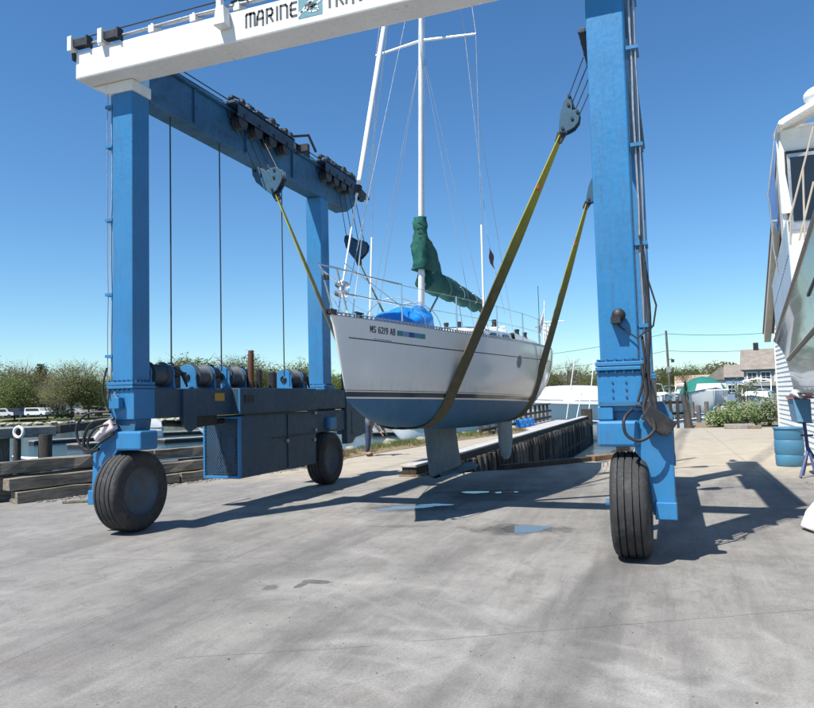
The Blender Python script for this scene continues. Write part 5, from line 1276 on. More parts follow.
def sling(y, LB, RB, half, label, lblk, rblk, skew=.4):
    """LB,RB: (x,z) of the block eyes"""
    pts = sect(y, .02)
    # drop the upper section points so that the strap is straight from block to tangent point
    def hullside(pts, P, left):
        best = 0; 
        # tangent: the point index giving the extreme angle seen from P
        idx = range(len(pts)//2+1) if left else range(len(pts)-1, len(pts)//2-1, -1)
        bi = None; ba = None
        for i in idx:
            d = pts[i]-P; a = atan2(abs(d.x), -d.z)   # angle from straight down
            if ba is None or a < ba: ba = a; bi = i
        return bi
    PL = Vector((LB[0], y, LB[1])); PR = Vector((RB[0], y, RB[1]))
    i0 = hullside(pts, PL, True); i1 = hullside(pts, PR, False)
    path = [PL.lerp(pts[i0], k/8) for k in range(8)]+pts[i0:i1+1]+[pts[i1].lerp(PR, k/8) for k in range(1, 9)]
    def wdir(i):
        L_ = len(path); j = min(max(i, 8), L_-9)      # strap lies flat on the hull skin
        p = path[j]; right = p.x > cl(y)
        return skew if right else (-skew*.5)
    # twist: near block the webbing is folded narrow, wide at the hull
    n = len(path); rows_ = []
    for i, p in enumerate(path):
        dd = (path[min(i+1, n-1)]-path[max(i-1, 0)]).normalized(); nr = Vector((-dd.z, 0, dd.x))
        e = min(i, n-1-i); wv = half*(.40+.60*min(1, e/3.0)); q = wdir(i)*max(-1, min(1, (path[min(max(i, 8), n-9)].x-cl(y))/.6*(1 if path[min(max(i, 8), n-9)].x > cl(y) else -1))); wd_ = Vector((q, 1, 0)).normalized(); wd_ = (wd_-dd*wd_.dot(dd)).normalized(); nr = dd.cross(wd_)
        wo = Vector((q*wv, 0, 0))*0; rows_.append([p-wd_*wv-nr*.008, p+wd_*wv-nr*.008, p+wd_*wv+nr*.008, p-wd_*wv+nr*.008])
    mb = MB().grid(rows_, True); m_ = len(mb.v); mb.f += [(3, 2, 1, 0), (m_-4, m_-3, m_-2, m_-1)]; mb.m += [0, 0]
    t = thing('lifting_sling', (cl(y), y, 1.2), label, 'lifting sling', 'slings under the sailing boat')
    so_ = mb.build('webbing', SLING, t)
    mb = MB()
    for (P, Q) in ((path[0], path[1]), (path[-1], path[-2])):
        d = (Q-P).normalized(); mb.tube([P-d*.10, P+d*.06], [.05, .03], 10)
        a_ = P+d*.42
    mb.build('shackle', GREASE, t, smooth=True)
    P, Q = path[-1], path[-2]; d = (Q-P).normalized(); c_ = P+d*.85
    MB().obox(c_, d*.03, Vector((0, half*.7, 0)), Vector((-d.z, 0, d.x))*.0115).build('red_tag', REDP, t)
    def block(P, Q, top, label, sg2):
        sgn = 1
        d = (P-Q).normalized()          # up along strap
        sd = Vector((d.z, 0, -d.x))*sgn       # towards the hoist side
        up2 = (Vector(top)-P).normalized(); sd = Vector((up2.z, 0, -up2.x))*sgn
        b = thing('sheave_block', P, label, 'sheave block', 'sheave blocks of the slings')
        kx = .62 if sg2 > 0 else 1.0
        poly = [(-.06, .0), (.06, .0), (.16, .06), (.26, .14), (.30, .26), (.25, .38), (.12, .43), (.04, .40), (-.02, .50), (-.13, .62), (-.21, .62), (-.25, .50), (-.22, .33), (-.14, .14)]
        poly = [(a_*kx, b_*(.9 if sg2 > 0 else 1)) for a_, b_ in poly]
        for k, (oy, th_, mt) in enumerate(((-.085, .022, BLOCKB), (.065, .022, BLOCKB))):
            MB().prism(poly, P+up2*.04+Vector((0, oy, 0)), sd, up2, (0, th_, 0)).build('cheek_plate', mt, b, bevel=.006)
        for (a_, h_) in ((-.10, .40), (.12, .23)): MB().lathe([(.15*kx, -.055), (.15*kx, -.04), (.11*kx, -.02), (.11*kx, .02), (.15*kx, .04), (.15*kx, .055)], P+sd*a_*kx+up2*(h_+.04), (0, 1, 0), 22).build('sheave', GREASE, b, smooth=True)
        for (a_, h_) in ((-.10, .42), (.12, .24), (0, .06), (.18, .36), (-.17, .55)): MB().lathe([(.024, -.105), (.024, .105)], P+sd*a_*kx+up2*(h_+.04), (0, 1, 0), 10).build('pin', BLACK, b)
        MB().prism([(-.05, -.13), (.05, -.13), (.07, .02), (-.07, .02)], P+Vector((0, -.03, 0))+up2*.03, sd, up2, (0, .06, 0)).build('eye_plate', GREASE, b, bevel=.005)
        for k in range(4):
            q = (-.20+k*.14)*kx; st = P+sd*q+up2*((.48 if k < 2 else .32)*(.9 if sg2 > 0 else 1))
            en = Vector(top)+Vector((sgn*(-.14+k*.09), (-.12+k*.08), 0))
            MB().tube([st, en], .0085, 5).build('wire_rope', CABLE, b)
        return b
    block(path[0], path[1], lblk[0], lblk[1], -1); block(path[-1], path[-2], rblk[0], rblk[1], 1)
    return path
BLOCKB = paint('dark_block_blue', (.02, .085, .15), .5, dirt=(.03, .03, .03), damt=.6, scale=6)
TLx, TRx = -7.0, -.90
sling(10.8, (-6.47, 5.48), (-1.44, 5.76), .125, 'front lifting sling wrapped under the hull ahead of the keel, nearest the camera', ((TLx, 10.8, 6.72), 'sheave block hanging at the left end of the front sling'), ((TRx, 10.8, 6.88), 'sheave block hanging at the right end of the front sling, above the boat'))
sling(14.85, (-6.72, 5.02), (-1.50, 5.72), .12, 'rear lifting sling wrapped under the hull near the stern and rudder', ((TLx, 14.85, 6.72), 'sheave block hanging at the left end of the rear sling, behind the forestay'), ((TRx, 14.85, 6.75), 'smaller looking sheave block of the rear sling beside the right column'))

# ================================================================ SAILING BOAT
S = thing('sailing_boat', (cl(12.5), 12.5, .33), 'white sailing boat with blue bottom hanging in two slings above the yard', 'sailing boat')
def hullmat():
    m, t, b = newmat('hull_paint')
    g = worldvec(t); sx = t.nodes.new('ShaderNodeSeparateXYZ'); t.links.new(g, sx.inputs[0])
    hz = mth(t, 'ADD', sx.outputs[2], mth(t, 'MULTIPLY_ADD', mth(t, 'SUBTRACT', sx.outputs[1], BOW.y), .235/LOA, -1.83))  # height above the paint line
    n = noise_n(t, g, 1.6, 5, .6); n2 = noise_n(t, g, 7, 6, .7)
    white = mixc(t, mth(t, 'MULTIPLY', ramp(t, noise_n(t, worldvec(t, (1, 1, .15)), 4, 6, .7), [(.5, 0), (.8, 1)]), .2), (.84, .82, .78), (.58, .54, .46))
    blue = mixc(t, ramp(t, n, [(.3, 0), (.7, 1)]), (.035, .125, .25), (.05, .165, .30))
    blue = mixc(t, mth(t, 'MULTIPLY', ramp(t, n2, [(.5, 0), (.75, 1)]), .4), blue, (.12, .19, .24))
    drip = noise_n(t, worldvec(t, (5, 5, .5)), 2.2, 6, .7)
    blue = mixc(t, mth(t, 'MULTIPLY', ramp(t, drip, [(.5, 0), (.68, 1)]), .35), blue, (.03, .085, .15))
    nearwl = mth(t, 'SUBTRACT', 1, mth(t, 'DIVIDE', mth(t, 'ABSOLUTE', mth(t, 'SUBTRACT', hz, .14)), .22), clamp=True)
    white = mixc(t, mth(t, 'MULTIPLY', mth(t, 'MULTIPLY', nearwl, ramp(t, drip, [(.4, .1), (.7, 1)])), .35), white, (.50, .42, .28))
    blue = mixc(t, mth(t, 'MULTIPLY', mth(t, 'MULTIPLY', nearwl, ramp(t, n2, [(.4, 0), (.6, 1)])), .5), blue, (.16, .20, .17))
    def step(v): return mth(t, 'GREATER_THAN', hz, v)
    c = mixc(t, step(0.0), blue, white)
    c = mixc(t, mth(t, 'MULTIPLY', step(.022), mth(t, 'LESS_THAN', hz, .092)), c, (.055, .065, .075))
    c = mixc(t, mth(t, 'MULTIPLY', step(.108), mth(t, 'LESS_THAN', hz, .118)), c, (.13, .15, .14))
    t.links.new(c, b.inputs['Base Color'])
    t.links.new(mixc(t, step(0), (.6, .6, .6), (.16, .16, .16)), b.inputs['Roughness'])
    b.inputs['Specular IOR Level'].default_value = .5
    return m
HM = hullmat()
NS, NT = 60, 26
rws = []
ss = [(i/NS)**1.6 for i in range(NS+1)]
for s in ss: rws.append([hullpt(s, t/NT, -1) for t in range(NT)]+[hullpt(s, 1, 1)]+[hullpt(s, t/NT, 1) for t in range(NT-1, -1, -1)])
mb = MB().grid(rws); mb.f = mb.f; 
hull = mb.build('hull', HM, S, smooth='all')
# transom with wrapped plastic
last = rws[-1]; c0 = Vector((cl(last[0].y), last[0].y+.02, 2.3))
tr = MB(); tr.add(last, [tuple(range(len(last)))]); tr.build('transom', GEL, S)
# open stern step
CR = paint('crumpled_plastic', (.62, .63, .64), .18, bmp=1.0, scale=2.5, damt=.1)
mb = MB(); rr_ = []
for i in range(9):
    s = .955+.045*i/8; row = []
    for t in range(0, 20):
        p = hullpt(s, t/26, 1, .012+.014*abs(mnoise.noise(Vector((s*60, t*.9, 0))))); row.append(p)
    rr_.append(row)
mb.grid(rr_).build('plastic_cover', CR, S, smooth='all')
# deck
mb = MB(); rr_ = []
for s in ss:
    p = hullpt(s, 0, 1); q = hullpt(s, 0, -1)
    rr_.append([q+Vector((.02, 0, -.005)), q.lerp(p, .25)+Vector((0, 0, .03)), q.lerp(p, .5)+Vector((0, 0, .045)), q.lerp(p, .75)+Vector((0, 0, .03)), p+Vector((-.02, 0, -.005))])
mb.grid(rr_).build('deck', GEL, S, smooth='all')
# toe rail: perforated aluminium strip
for sg in (-1, 1):
    mb = MB(); n = 260; pr = [hullpt((i/n)**1.02*.985+.005, 0, sg, -.012) for i in range(n+1)]
    for i in range(n):
        a_, b_ = pr[i], pr[i+1]; u = Vector((0, 0, 1))
        q = [a_, b_]
        mb.bar(a_+u*.045, b_+u*.045, .016, .012); mb.bar(a_+u*.006, b_+u*.006, .024, .014)
        if i % 2 == 0: m0 = a_.lerp(b_, .15); m1 = a_.lerp(b_, .95); mb.bar(m0+u*.025, m1+u*.025, .012, .034)
    mb.build('toe_rail', STEEL, S, fix=False)
    # pinstripe under the sheer, and rub strake
    mb = MB(); rr_ = []
    for i in range(70):
        s = .02+.965*i/69; row = []
        for dz in (.0, .014):
            zt = interp(ZS, s)-.27+.06*s*0-dz; lo, hi = 0, .6
            for _ in range(22):
                m_ = (lo+hi)/2
                if hullpt(s, m_).z > zt: lo = m_
                else: hi = m_
            row.append(hullpt(s, lo, sg, .003))
        rr_.append(row)
    mb.grid(rr_).build('pinstripe', LETC, S, fix=False)
# cabin trunk
cab = []
CB = [(.30, .15, .01), (.34, .42, .12), (.40, .60, .20), (.48, .74, .29), (.56, .82, .35), (.66, .86, .38), (.70, .86, .38)]
for (s, b_, h_) in CB:
    y = BOW.y+s*LOA; z = interp(ZS, s)+.02; x = cl(y)
    cab.append([Vector((x-b_, y, z)), Vector((x-b_*.93, y, z+h_*.75)), Vector((x-b_*.78, y, z+h_)), Vector((x, y, z+h_*1.10)), Vector((x+b_*.78, y, z+h_)), Vector((x+b_*.93, y, z+h_*.75)), Vector((x+b_, y, z))])
mb = MB().grid(cab); mb.add(cab[-1], [(0, 1, 2, 3, 4, 5, 6)]); cabo = mb.build('cabin_trunk', GEL, S, smooth=True)
for sg in (-1, 1):
    for (sa, sb) in ((.45, .515), (.535, .60), (.62, .675)):
        mb = MB(); rr_ = []
        for k in range(6):
            s = sa+(sb-sa)*k/5; y = BOW.y+s*LOA; x = cl(y)
            b_ = interp([(a, b) for a, b, c in CB], s); h_ = interp([(a, c) for a, b, c in CB], s); z = interp(ZS, s)+.02; e = .5 if k in (0, 5) else 1
            rr_.append([Vector((x+sg*(b_*(1-.07*(.28))+.006), y, z+h_*(.42-.18*e))), Vector((x+sg*(b_*(1-.07*.8)+.006), y, z+h_*(.42+.20*e)))])
        mb.grid(rr_).build('cabin_window', DKGL, cabo, fix=False)
MB().box(cl(12)-.25, cl(12)+.25, 11.15, 11.6, 2.94, 3.0).build('deck_hatch', DKGL, S, bevel=.01)
# cockpit coamings, winches, pushpit gear
mb = MB()
for sg in (-1, 1):
    rr_ = []
    for k in range(8):
        s = .70+.27*k/7; y = BOW.y+s*LOA; x = cl(y)+sg*(.80-.05*k/7); z = interp(ZS, s)+.02; h_ = .30-.10*k/7
        rr_.append([Vector((x-.10, y, z)), Vector((x-.07, y, z+h_)), Vector((x+.07, y, z+h_)), Vector((x+.12, y, z))])
    mb.grid(rr_)
mb.build('cockpit_coaming', GEL, S, smooth=True)
for (sx, s, h_) in ((.80, .76, .28), (.80, .84, .25), (-.8, .78, .28), (.55, .66, .44), (-.5, .66, .44)):
    y = BOW.y+s*LOA; z = interp(ZS, s)+h_; MB().lathe([(.065, 0), (.05, .05), (.045, .08), (.06, .13), (.04, .15)], (cl(y)+sx, y, z), (0, 0, 1), 14).build('deck_winch', BLACK, S, smooth=True)
# spray hood frame folded, instrument pod
mb = MB()
for (s, sx) in ((.71, .7),):
    y = BOW.y+s*LOA; mb.tube([(cl(y)+.75, y, 3.05), (cl(y)+.72, y-.3, 3.25), (cl(y)-.72, y-.3, 3.25), (cl(y)-.75, y, 3.05)], .015, 6)
mb.build('sprayhood_frame', SS, S)
# keel
def foil(prof, name, mat):
    """prof: list of (z, y_front, y_aft, thickness)"""
    rr_ = []
    for (z, yf, ya, th_) in prof:
        row = []
        for k in range(16):
            a = 2*pi*k/16; yy = (yf+ya)/2-(ya-yf)/2*cos(a); q = (1-cos(a))/2
            xx = sin(a)*th_/2*(1.25*(1-q)**.5 if q < 1 else 0)
            row.append(Vector((cl(yy)+xx, yy, z)))
        rr_.append(row)
    mb = MB().grid(rr_, True); mb.add(rr_[0], [tuple(range(16))]); mb.add(rr_[-1], [tuple(range(15, -1, -1))]); return mb.build(name, mat, S, smooth=True)
kl = foil([(1.42, 11.62, 13.35, .24), (1.15, 11.70, 13.35, .20), (.8, 11.76, 13.45, .18), (.46, 11.86, 13.62, .17), (.40, 11.92, 13.62, .10)], 'keel', KEELB)
rr_ = []
for k in range(9):
    t_ = k/8; y = 12.1+2.15*t_; w_ = .32*math.sin(pi*min(1, .08+t_*.80))**.7; rr_.append([Vector((cl(y)-w_, y, .40)), Vector((cl(y), y, .46)), Vector((cl(y)+w_, y, .40)), Vector((cl(y), y, .35))])
MB().grid(rr_, True).build('keel_wing', KEELB, kl, smooth=True)
foil([(1.60, 16.35, 17.6, .14), (1.2, 16.35, 17.75, .13), (.7, 16.45, 17.75, .11), (.38, 16.60, 17.6, .08), (.26, 16.85, 17.4, .05)], 'rudder', KEELB)
# mast and rigging
MF = Vector((cl(11.62), 11.62, 2.95)); MT = Vector((cl(12.5), 12.5, 14.6)); mdir = (MT-MF).normalized()
def mp(z): return MF.lerp(MT, (z-MF.z)/(MT.z-MF.z))
rr_ = []
for k in range(24):
    p = MF.lerp(MT, k/23); rr_.append([p+Vector((.055*cos(a), .085*sin(a), 0)) for a in [2*pi*j/14 for j in range(14)]])
mast = MB().grid(rr_, True).build('mast', ALU, S, smooth=True)
sp1 = mp(8.42); tipR = Vector((-3.02, 11.98, 8.30)); tipL = Vector((-4.98, 12.0, 8.30))
MB().tube([sp1, tipR], [.028, .018], 8).tube([sp1, tipL], [.028, .018], 8).build('spreader', ALU, mast, smooth=True)
sp2 = mp(11.6); tR2 = sp2+Vector((.62, .15, -.05)); tL2 = sp2+Vector((-.62, .15, -.05))
MB().tube([sp2, tR2], .02, 8).tube([sp2, tL2], .02, 8).build('spreader', ALU, mast, smooth=True)
def chain(s, sg): return hullpt(s, 0, sg, -.10)+Vector((0, 0, .02))
cR = chain(.375, 1); cL = chain(.375, -1); mt_ = mp(14.2)
def rope(name, pts, r, mat=WIRE): return MB().tube(pts, r, 6).build(name, mat, S)
rope('shroud', [cR, tipR, tR2, mt_], .0065); rope('shroud', [cL, tipL, tL2, mt_], .0065)
rope('shroud', [chain(.40, 1), mp(8.3)], .005); rope('shroud', [chain(.40, -1), mp(8.3)], .005)
rope('shroud', [chain(.34, 1), mp(8.25)], .004); rope('shroud', [chain(.34, -1), mp(8.25)], .004)
for c_, tp in ((cR, tipR), (cL, tipL)):
    MB().tube([c_.lerp(tp, .02), c_.lerp(tp, .36)], .019, 8).build('shroud_cover', GEL, S, smooth=True)
# forestay with furled sail, drum
f0 = Vector((cl(8.55), 8.55, 2.98)); f1 = mp(13.6); fd = (f1-f0).normalized()
rope('forestay', [f0, f0+fd*.35], .012, SS)
MB().lathe([(.05, 0), (.10, .02), (.105, .04), (.05, .06), (.05, .13), (.105, .15), (.10, .18), (.04, .20)], f0+fd*.26, fd, 20).build('furling_drum', SS, S, smooth=True)
pts = [f0+fd*d for d in (.48, .8, 1.2, 1.6, 1.95)]; MB().tube(pts, [.014]*5, 8).build('luff_foil', GEL, S, smooth=True)
pts = [f0+fd*d for d in (1.90, 2.05, 2.3, 3.2, 4.5, 6.5, 9.0)]; MB().tube(pts, [.018, .034, .038, .040, .042, .036, .025], 12).build('furled_sail', GEL, S, smooth=True)
MB().tube([f0+fd*1.93, f0+fd*2.05], .06, 10).build('sail_tie', BLACK, S)
rope('spare_halyard', [hullpt(.10, 0, -1, -.1), mp(9.8)+Vector((-.1, -.05, 0))], .0055); rope('spare_halyard', [f0+Vector((.1, .25, 0)), f0+fd*5.5+Vector((.0, .1, 0)), mp(13.0)], .010, GEL)
rope('backstay', [hullpt(.995, 0, 1, -.9)+Vector((0, 0, .05)), mt_], .0055)
# sagging furling line and halyard seen against the sky
rope('furling_line', [f0+Vector((.05, .1, .7)), f0+Vector((.25, .8, .42)), f0+Vector((.3, 1.6, .25)), mp(3.5)], .006, paint('rope_offwhite', (.5, .48, .44), .9, bmp=0))
# boom with green cover
G0 = mp(3.86); B1 = Vector((cl(15.5), 15.5, 3.86)); GREENC = paint('green_sail_cover', (.004, .085, .068), .85, dirt=(.02, .12, .09), damt=.4, var=.3, bmp=.5, scale=4)
MB().tube([G0+Vector((0, .1, -.04)), B1+Vector((0, 0, -.02))], .045, 10).build('boom', ALU, S, smooth=True)
rr_ = []
for k in range(91):
    t_ = k/90; y0 = .10+3.65*t_
    c_ = G0.lerp(B1, t_)+Vector((0, .10, 0))
    hh = .40*(1-t_)**.8+.12; ww = .17*(1-t_*.45); lowd = .10+.07*abs(sin(t_*14))*(.4+t_)
    row = []
    for j in range(20):
        a = 2*pi*j/20; n_ = .035*mnoise.noise(Vector((t_*9, cos(a)*1.5, sin(a)*1.5)))-.03*abs(mnoise.noise(Vector((t_*26, cos(a)*1.1+3, sin(a)*1.1))))
        x = cos(a)*(ww+n_); z = (sin(a)*hh*.75+.10*0 if sin(a) > 0 else sin(a)*lowd*1.2)+n_
        row.append(c_+Vector((x*(1-.55*max(0, sin(a))), 0, z)))
    rr_.append(row)
mb = MB().grid(rr_, True); mb.add(rr_[-1], [tuple(range(20))]); mb.add(rr_[0], [tuple(range(19, -1, -1))]); mb.build('boom_cover', GREENC, S, smooth='all')
rr_ = []
for k in range(50):
    t_ = k/49; z = 4.07+.96*t_; p = mp(z)
    bel = interp([(0, 1.05), (.12, 1.12), (.25, 1.08), (.4, .85), (.6, .48), (.8, .18), (1, .03)], t_); row = []
    for j in range(18):
        a = 2*pi*j/18; n_ = .03*mnoise.noise(Vector((t_*5, cos(a)*2, sin(a)*2+4)))-.05*abs(mnoise.noise(Vector((t_*4.5+cos(a)*2.5, cos(a)*3.1+3, sin(a)*3.1))))
        yy = sin(a)*(.10+(bel if sin(a) > 0 else bel*.06))+n_; xx = cos(a)*(.10+.10*min(.5, bel))*(1-.5*max(0, sin(a)))+n_*1.2; row.append(p+Vector((xx, yy, 0)))
    rr_.append(row)
mb = MB().grid(rr_, True); mb.add(rr_[-1], [tuple(range(18))]); mb.add(rr_[0], [tuple(range(17, -1, -1))]); mb.build('mast_cover', GREENC, S, smooth='all')
for k in (.28, .5, .72, .9):
    q = G0.lerp(B1, k); MB().tube([q+Vector((cos(a)*.16, .1, sin(a)*(.22 if sin(a) > 0 else .12)*(1.25-k*.7)-.01)) for a in [2*pi*j/12 for j in range(13)]], .007, 5).build('cover_tie', WIRE, S)
lac = MB()
for k in range(9):
    q = mp(4.12+k*.095); lac.tube([q+Vector((.07, -.11, 0)), q+Vector((.02, -.135, .03)), q+Vector((-.05, -.12, .0))], .006, 5)
lac.build('cover_lacing', BLACK, S)
CREAM = paint('cream_sailcloth', (.62, .57, .48), .85, bmp=.3)
MB().ball(mp(3.98)+Vector((.0, .36, .02)), .20, 14, 10, (.6, 1.5, .8)).build('sailcloth', CREAM, S, smooth='all')
MB().tube([mp(3.08)+Vector((0, .08, 0)), G0.lerp(B1, .26)+Vector((0, 0, -.05))], .022, 8).build('boom_vang', SS, S)
mb = MB(); q = G0.lerp(B1, .52); 
for dx in (-.02, .02): mb.tube([q+Vector((dx, 0, -.12)), q+Vector((dx*3, .1, -.62))], .008, 5)
mb.build('mainsheet', WIRE, S)
MB().obox(q+Vector((0, .09, -.60)), (.03, 0, 0), (0, .03, 0), (0, 0, .07)).build('mainsheet_block', BLACK, S)
# pulpit, stanchions, lifelines
top0 = Vector((cl(8.15), 8.10, 3.52)); mb = MB(); zt = 3.50
def P(s, sg, h_, inn=-.05): return hullpt(s, 0, sg, inn)+Vector((0, 0, h_))
fr_t = [P(.13, -1, .60), P(.07, -1, .61), P(.02, -1, .62)+Vector((-.05, -.25, 0)), Vector((cl(8.1), 8.02, 3.56)), P(.02, 1, .62)+Vector((.05, -.25, 0)), P(.07, 1, .61), P(.13, 1, .60)]
mb.tube(fr_t, .0125, 8)
fr_m = [P(.13, -1, .30), P(.06, -1, .31), P(.02, -1, .32)+Vector((-.02, -.08, 0))]; mb.tube(fr_m, .011, 7); mb.tube([P(.13, 1, .30), P(.06, 1, .31), P(.02, 1, .32)+Vector((.02, -.08, 0))], .011, 7)
for sg in (-1, 1): mb.tube([P(.13, sg, .02), P(.13, sg, .60)], .0125, 7); mb.tube([P(.03, sg, .0), P(.02, sg, .62)+Vector((sg*.05, -.25, 0))], .0125, 7)
mb.build('pulpit', SS, S, smooth=True)
for sg in (-1, 1):
    for s in (.27, .42, .57, .72):
        MB().tube([P(s, sg, 0), P(s, sg, .60)], .012, 7).build('stanchion', SS, S, smooth=True)
    for h_ in (.59, .31): MB().tube([P(s, sg, h_) for s in (.13, .27, .42, .57, .72, .87)], .0045, 5).build('lifeline', WIRE, S)
mb = MB()
for sg in (-1, 1):
    for s in (.87, .98): mb.tube([P(s, sg, 0), P(s, sg, .60)], .0125, 7)
    mb.tube([P(.87, sg, .60), P(.98, sg, .60), P(.99, sg*1, .60)+Vector((-sg*.35, .05, 0))], .0125, 7); mb.tube([P(.87, sg, .31), P(.98, sg, .31)], .011, 7)
mb.build('pushpit', SS, S, smooth=True)
# bow roller + anchor
mb = MB(); mb.box(cl(8.4)-.03, cl(8.4)+.03, 8.30, 8.60, 2.95, 2.975).box(cl(8.4)-.04, cl(8.4)-.03, 8.27, 8.45, 2.94, 3.01).box(cl(8.4)+.03, cl(8.4)+.04, 8.27, 8.45, 2.94, 3.01); mb.build('bow_roller', GREASE, S)
mb = MB(); mb.box(cl(8.9)+.14, cl(8.9)+.18, 8.80, 8.83, 2.93, 2.985).box(cl(8.9)+.14, cl(8.9)+.18, 8.89, 8.92, 2.93, 2.985).box(cl(8.9)+.14, cl(8.9)+.18, 8.74, 8.98, 2.985, 3.005); mb.build('deck_cleat', BLACK, S)
mb = MB(); mb.box(cl(8.2)-.02, cl(8.2)+.05, 8.18, 8.23, 3.38, 3.44); mb.build('navigation_light', BLACK, S)
# aft gear: flag, outboard bracket, antenna
MB().tube([P(.93, 1, .05, -.25), P(.93, 1, 1.55, -.25)], .008, 6).build('whip_antenna', GREASE, S)
a0 = P(.985, 1, .0, -.2); 
MB().tube([a0, a0+Vector((.03, .15, 1.25))], .012, 6).build('flag_staff', GEL, S)
rr_ = []
for k in range(8): rr_.append([a0+Vector((.02-.02*j+.025*sin(k*.9+j*.6), .12+.018*k, 1.15-.09*j-.02*k)) for j in range(8)])
MB().grid(rr_).build('furled_flag', paint('flag_cloth', (.62, .60, .60), .8), S, smooth='all', fix=False)
MB().tube([a0+Vector((0, .1, .72)), a0+Vector((.5, .15, .72))], .01, 5).build('antenna_arm', STEEL, S)
fgp = P(.99, 1, .5, -.1); MB().box(fgp.x-.12, fgp.x+.1, fgp.y+.02, fgp.y+.08, fgp.z-.25, fgp.z+.15).build('horseshoe_buoy', GEL2, S, bevel=.03)
# small dark burgee on a halyard below the right spreader
hp0 = tipR.lerp(cR, .735)+Vector((.10, .10, 0)); hp1 = P(.46, 1, .5)
MB().tube([tipR.lerp(sp1, .2), hp0+Vector((-.02, 0, .35)), hp1], .0035, 4).build('flag_halyard', WIRE, S)
rr_ = []
for k in range(6): rr_.append([hp0+Vector((.012*k+.010*sin(j*1.3), .012*k, .12-.045*j-.022*k)) for j in range(7)])
MB().grid(rr_).build('burgee', paint('burgee_cloth', (.06, .03, .045), .8), S, smooth='all', fix=False)

# registration lettering and stickers on the starboard bow side seen by the camera
def on_hull(s, zoff, off=.004):
    zt = interp(ZS, s)-zoff; lo, hi = 0, .8
    for _ in range(24):
        m_ = (lo+hi)/2
        if hullpt(s, m_).z > zt: lo = m_
        else: hi = m_
    return hullpt(s, lo, 1, off)
REG = {'M': [[(0, 0), (0, 1), (.5, .4), (1, 1), (1, 0)]], 'S': [[(1, .9), (.8, 1), (.2, 1), (0, .8), (.1, .58), (.9, .42), (1, .2), (.8, 0), (.2, 0), (0, .1)]],
       '6': [[(.95, .95), (.6, 1), (.2, .9), (0, .55), (0, .2), (.2, 0), (.8, 0), (1, .2), (.95, .45), (.75, .55), (.2, .52), (0, .35)]],
       '2': [[(0, .8), (.2, 1), (.8, 1), (1, .8), (.9, .55), (0, 0), (1, 0)]], '1': [[(.2, .8), (.5, 1), (.5, 0)]],
       '9': [[(.05, .05), (.4, 0), (.8, .1), (1, .45), (1, .8), (.8, 1), (.2, 1), (0, .8), (.05, .55), (.25, .45), (.8, .48), (1, .65)]],
       'A': [[(0, 0), (.45, 1), (.55, 1), (1, 0)], [(.2, .35), (.8, .35)]], 'B': [[(0, 0), (0, 1), (.8, 1), (.95, .8), (.8, .55), (0, .55)], [(.8, .55), (1, .3), (.85, 0), (0, 0)]]}
mb = MB(); s_cur = .060; dsz = LOA
def stroke_hull(mb, st, s0, w_, z0, h_, th):
    for line_ in st:
        for i in range(len(line_)-1):
            a_ = Vector((s0*LOA+line_[i][0]*w_, z0-line_[i][1]*h_)); b_ = Vector((s0*LOA+line_[i+1][0]*w_, z0-line_[i+1][1]*h_))
            d = (b_-a_).normalized(); nn = Vector((-d.y, d.x))*th/2; e = d*th*.35
            qs = [a_-e-nn, b_+e-nn, b_+e+nn, a_-e+nn]
            mb.add([on_hull(q.x/LOA, q.y) for q in qs], [(0, 1, 2, 3)])
for ch in 'MS 6219 AB':
    if ch == ' ':
        plabel(mb.build('registration_lettering', LETC, S, fix=False), 'black registration lettering'); mb = MB(); s_cur += .032/LOA; continue
    w_ = .012 if ch == '1' else .032; stroke_hull(mb, REG[ch], s_cur, w_, .165, .080, .014); s_cur += (w_+.019)/LOA
plabel(mb.build('registration_lettering', LETC, S, fix=False), 'black registration lettering')
s_end = s_cur+.02/LOA
for k, c_ in enumerate([(.06, .25, .27), (.20, .32, .50), (.03, .10, .30), (.10, .28, .42), (.05, .30, .25)]):
    w_ = .115; a_ = s_end*LOA+k*w_; mb = MB(); mb.add([on_hull((a_+u)/LOA, v) for u, v in ((0, .168), (w_*.96, .168), (w_*.96, .095), (0, .095))], [(0, 1, 2, 3)])
    mb.build('registration_sticker', paint('sticker_%d' % k, c_, .5, bmp=0), S, fix=False)
mb = MB()
for k in range(9): mb.add([on_hull((.60+.036*k+u)/LOA, v, .0045) for u, v in ((0, .262), (.026, .262), (.026, .250+.006*(k % 2)), (0, .250))], [(0, 1, 2, 3)])
mb.build('name_decal', TEAL, S, fix=False)
mb = MB(); cs, cz, rd = .53, .36, .12; cp = [on_hull(cs+cos(a)*rd*1.1/LOA, cz+sin(a)*rd, .004) for a in [2*pi*k/24 for k in range(24)]]; mb.add(cp, [tuple(range(24))])
em = mb.build('round_emblem', paint('emblem_grey', (.28, .29, .30), .5, bmp=0), S, fix=False)
mb = MB()
for k in range(8):
    a = 2*pi*k/8; mb.add([on_hull(cs+cos(a+d)*rd*r_*1.1/LOA, cz+sin(a+d)*rd*r_, .006) for d, r_ in ((-.25, .3), (0, .95), (.25, .3))], [(0, 1, 2)])
mb.build('emblem_star', LETC, em, fix=False)

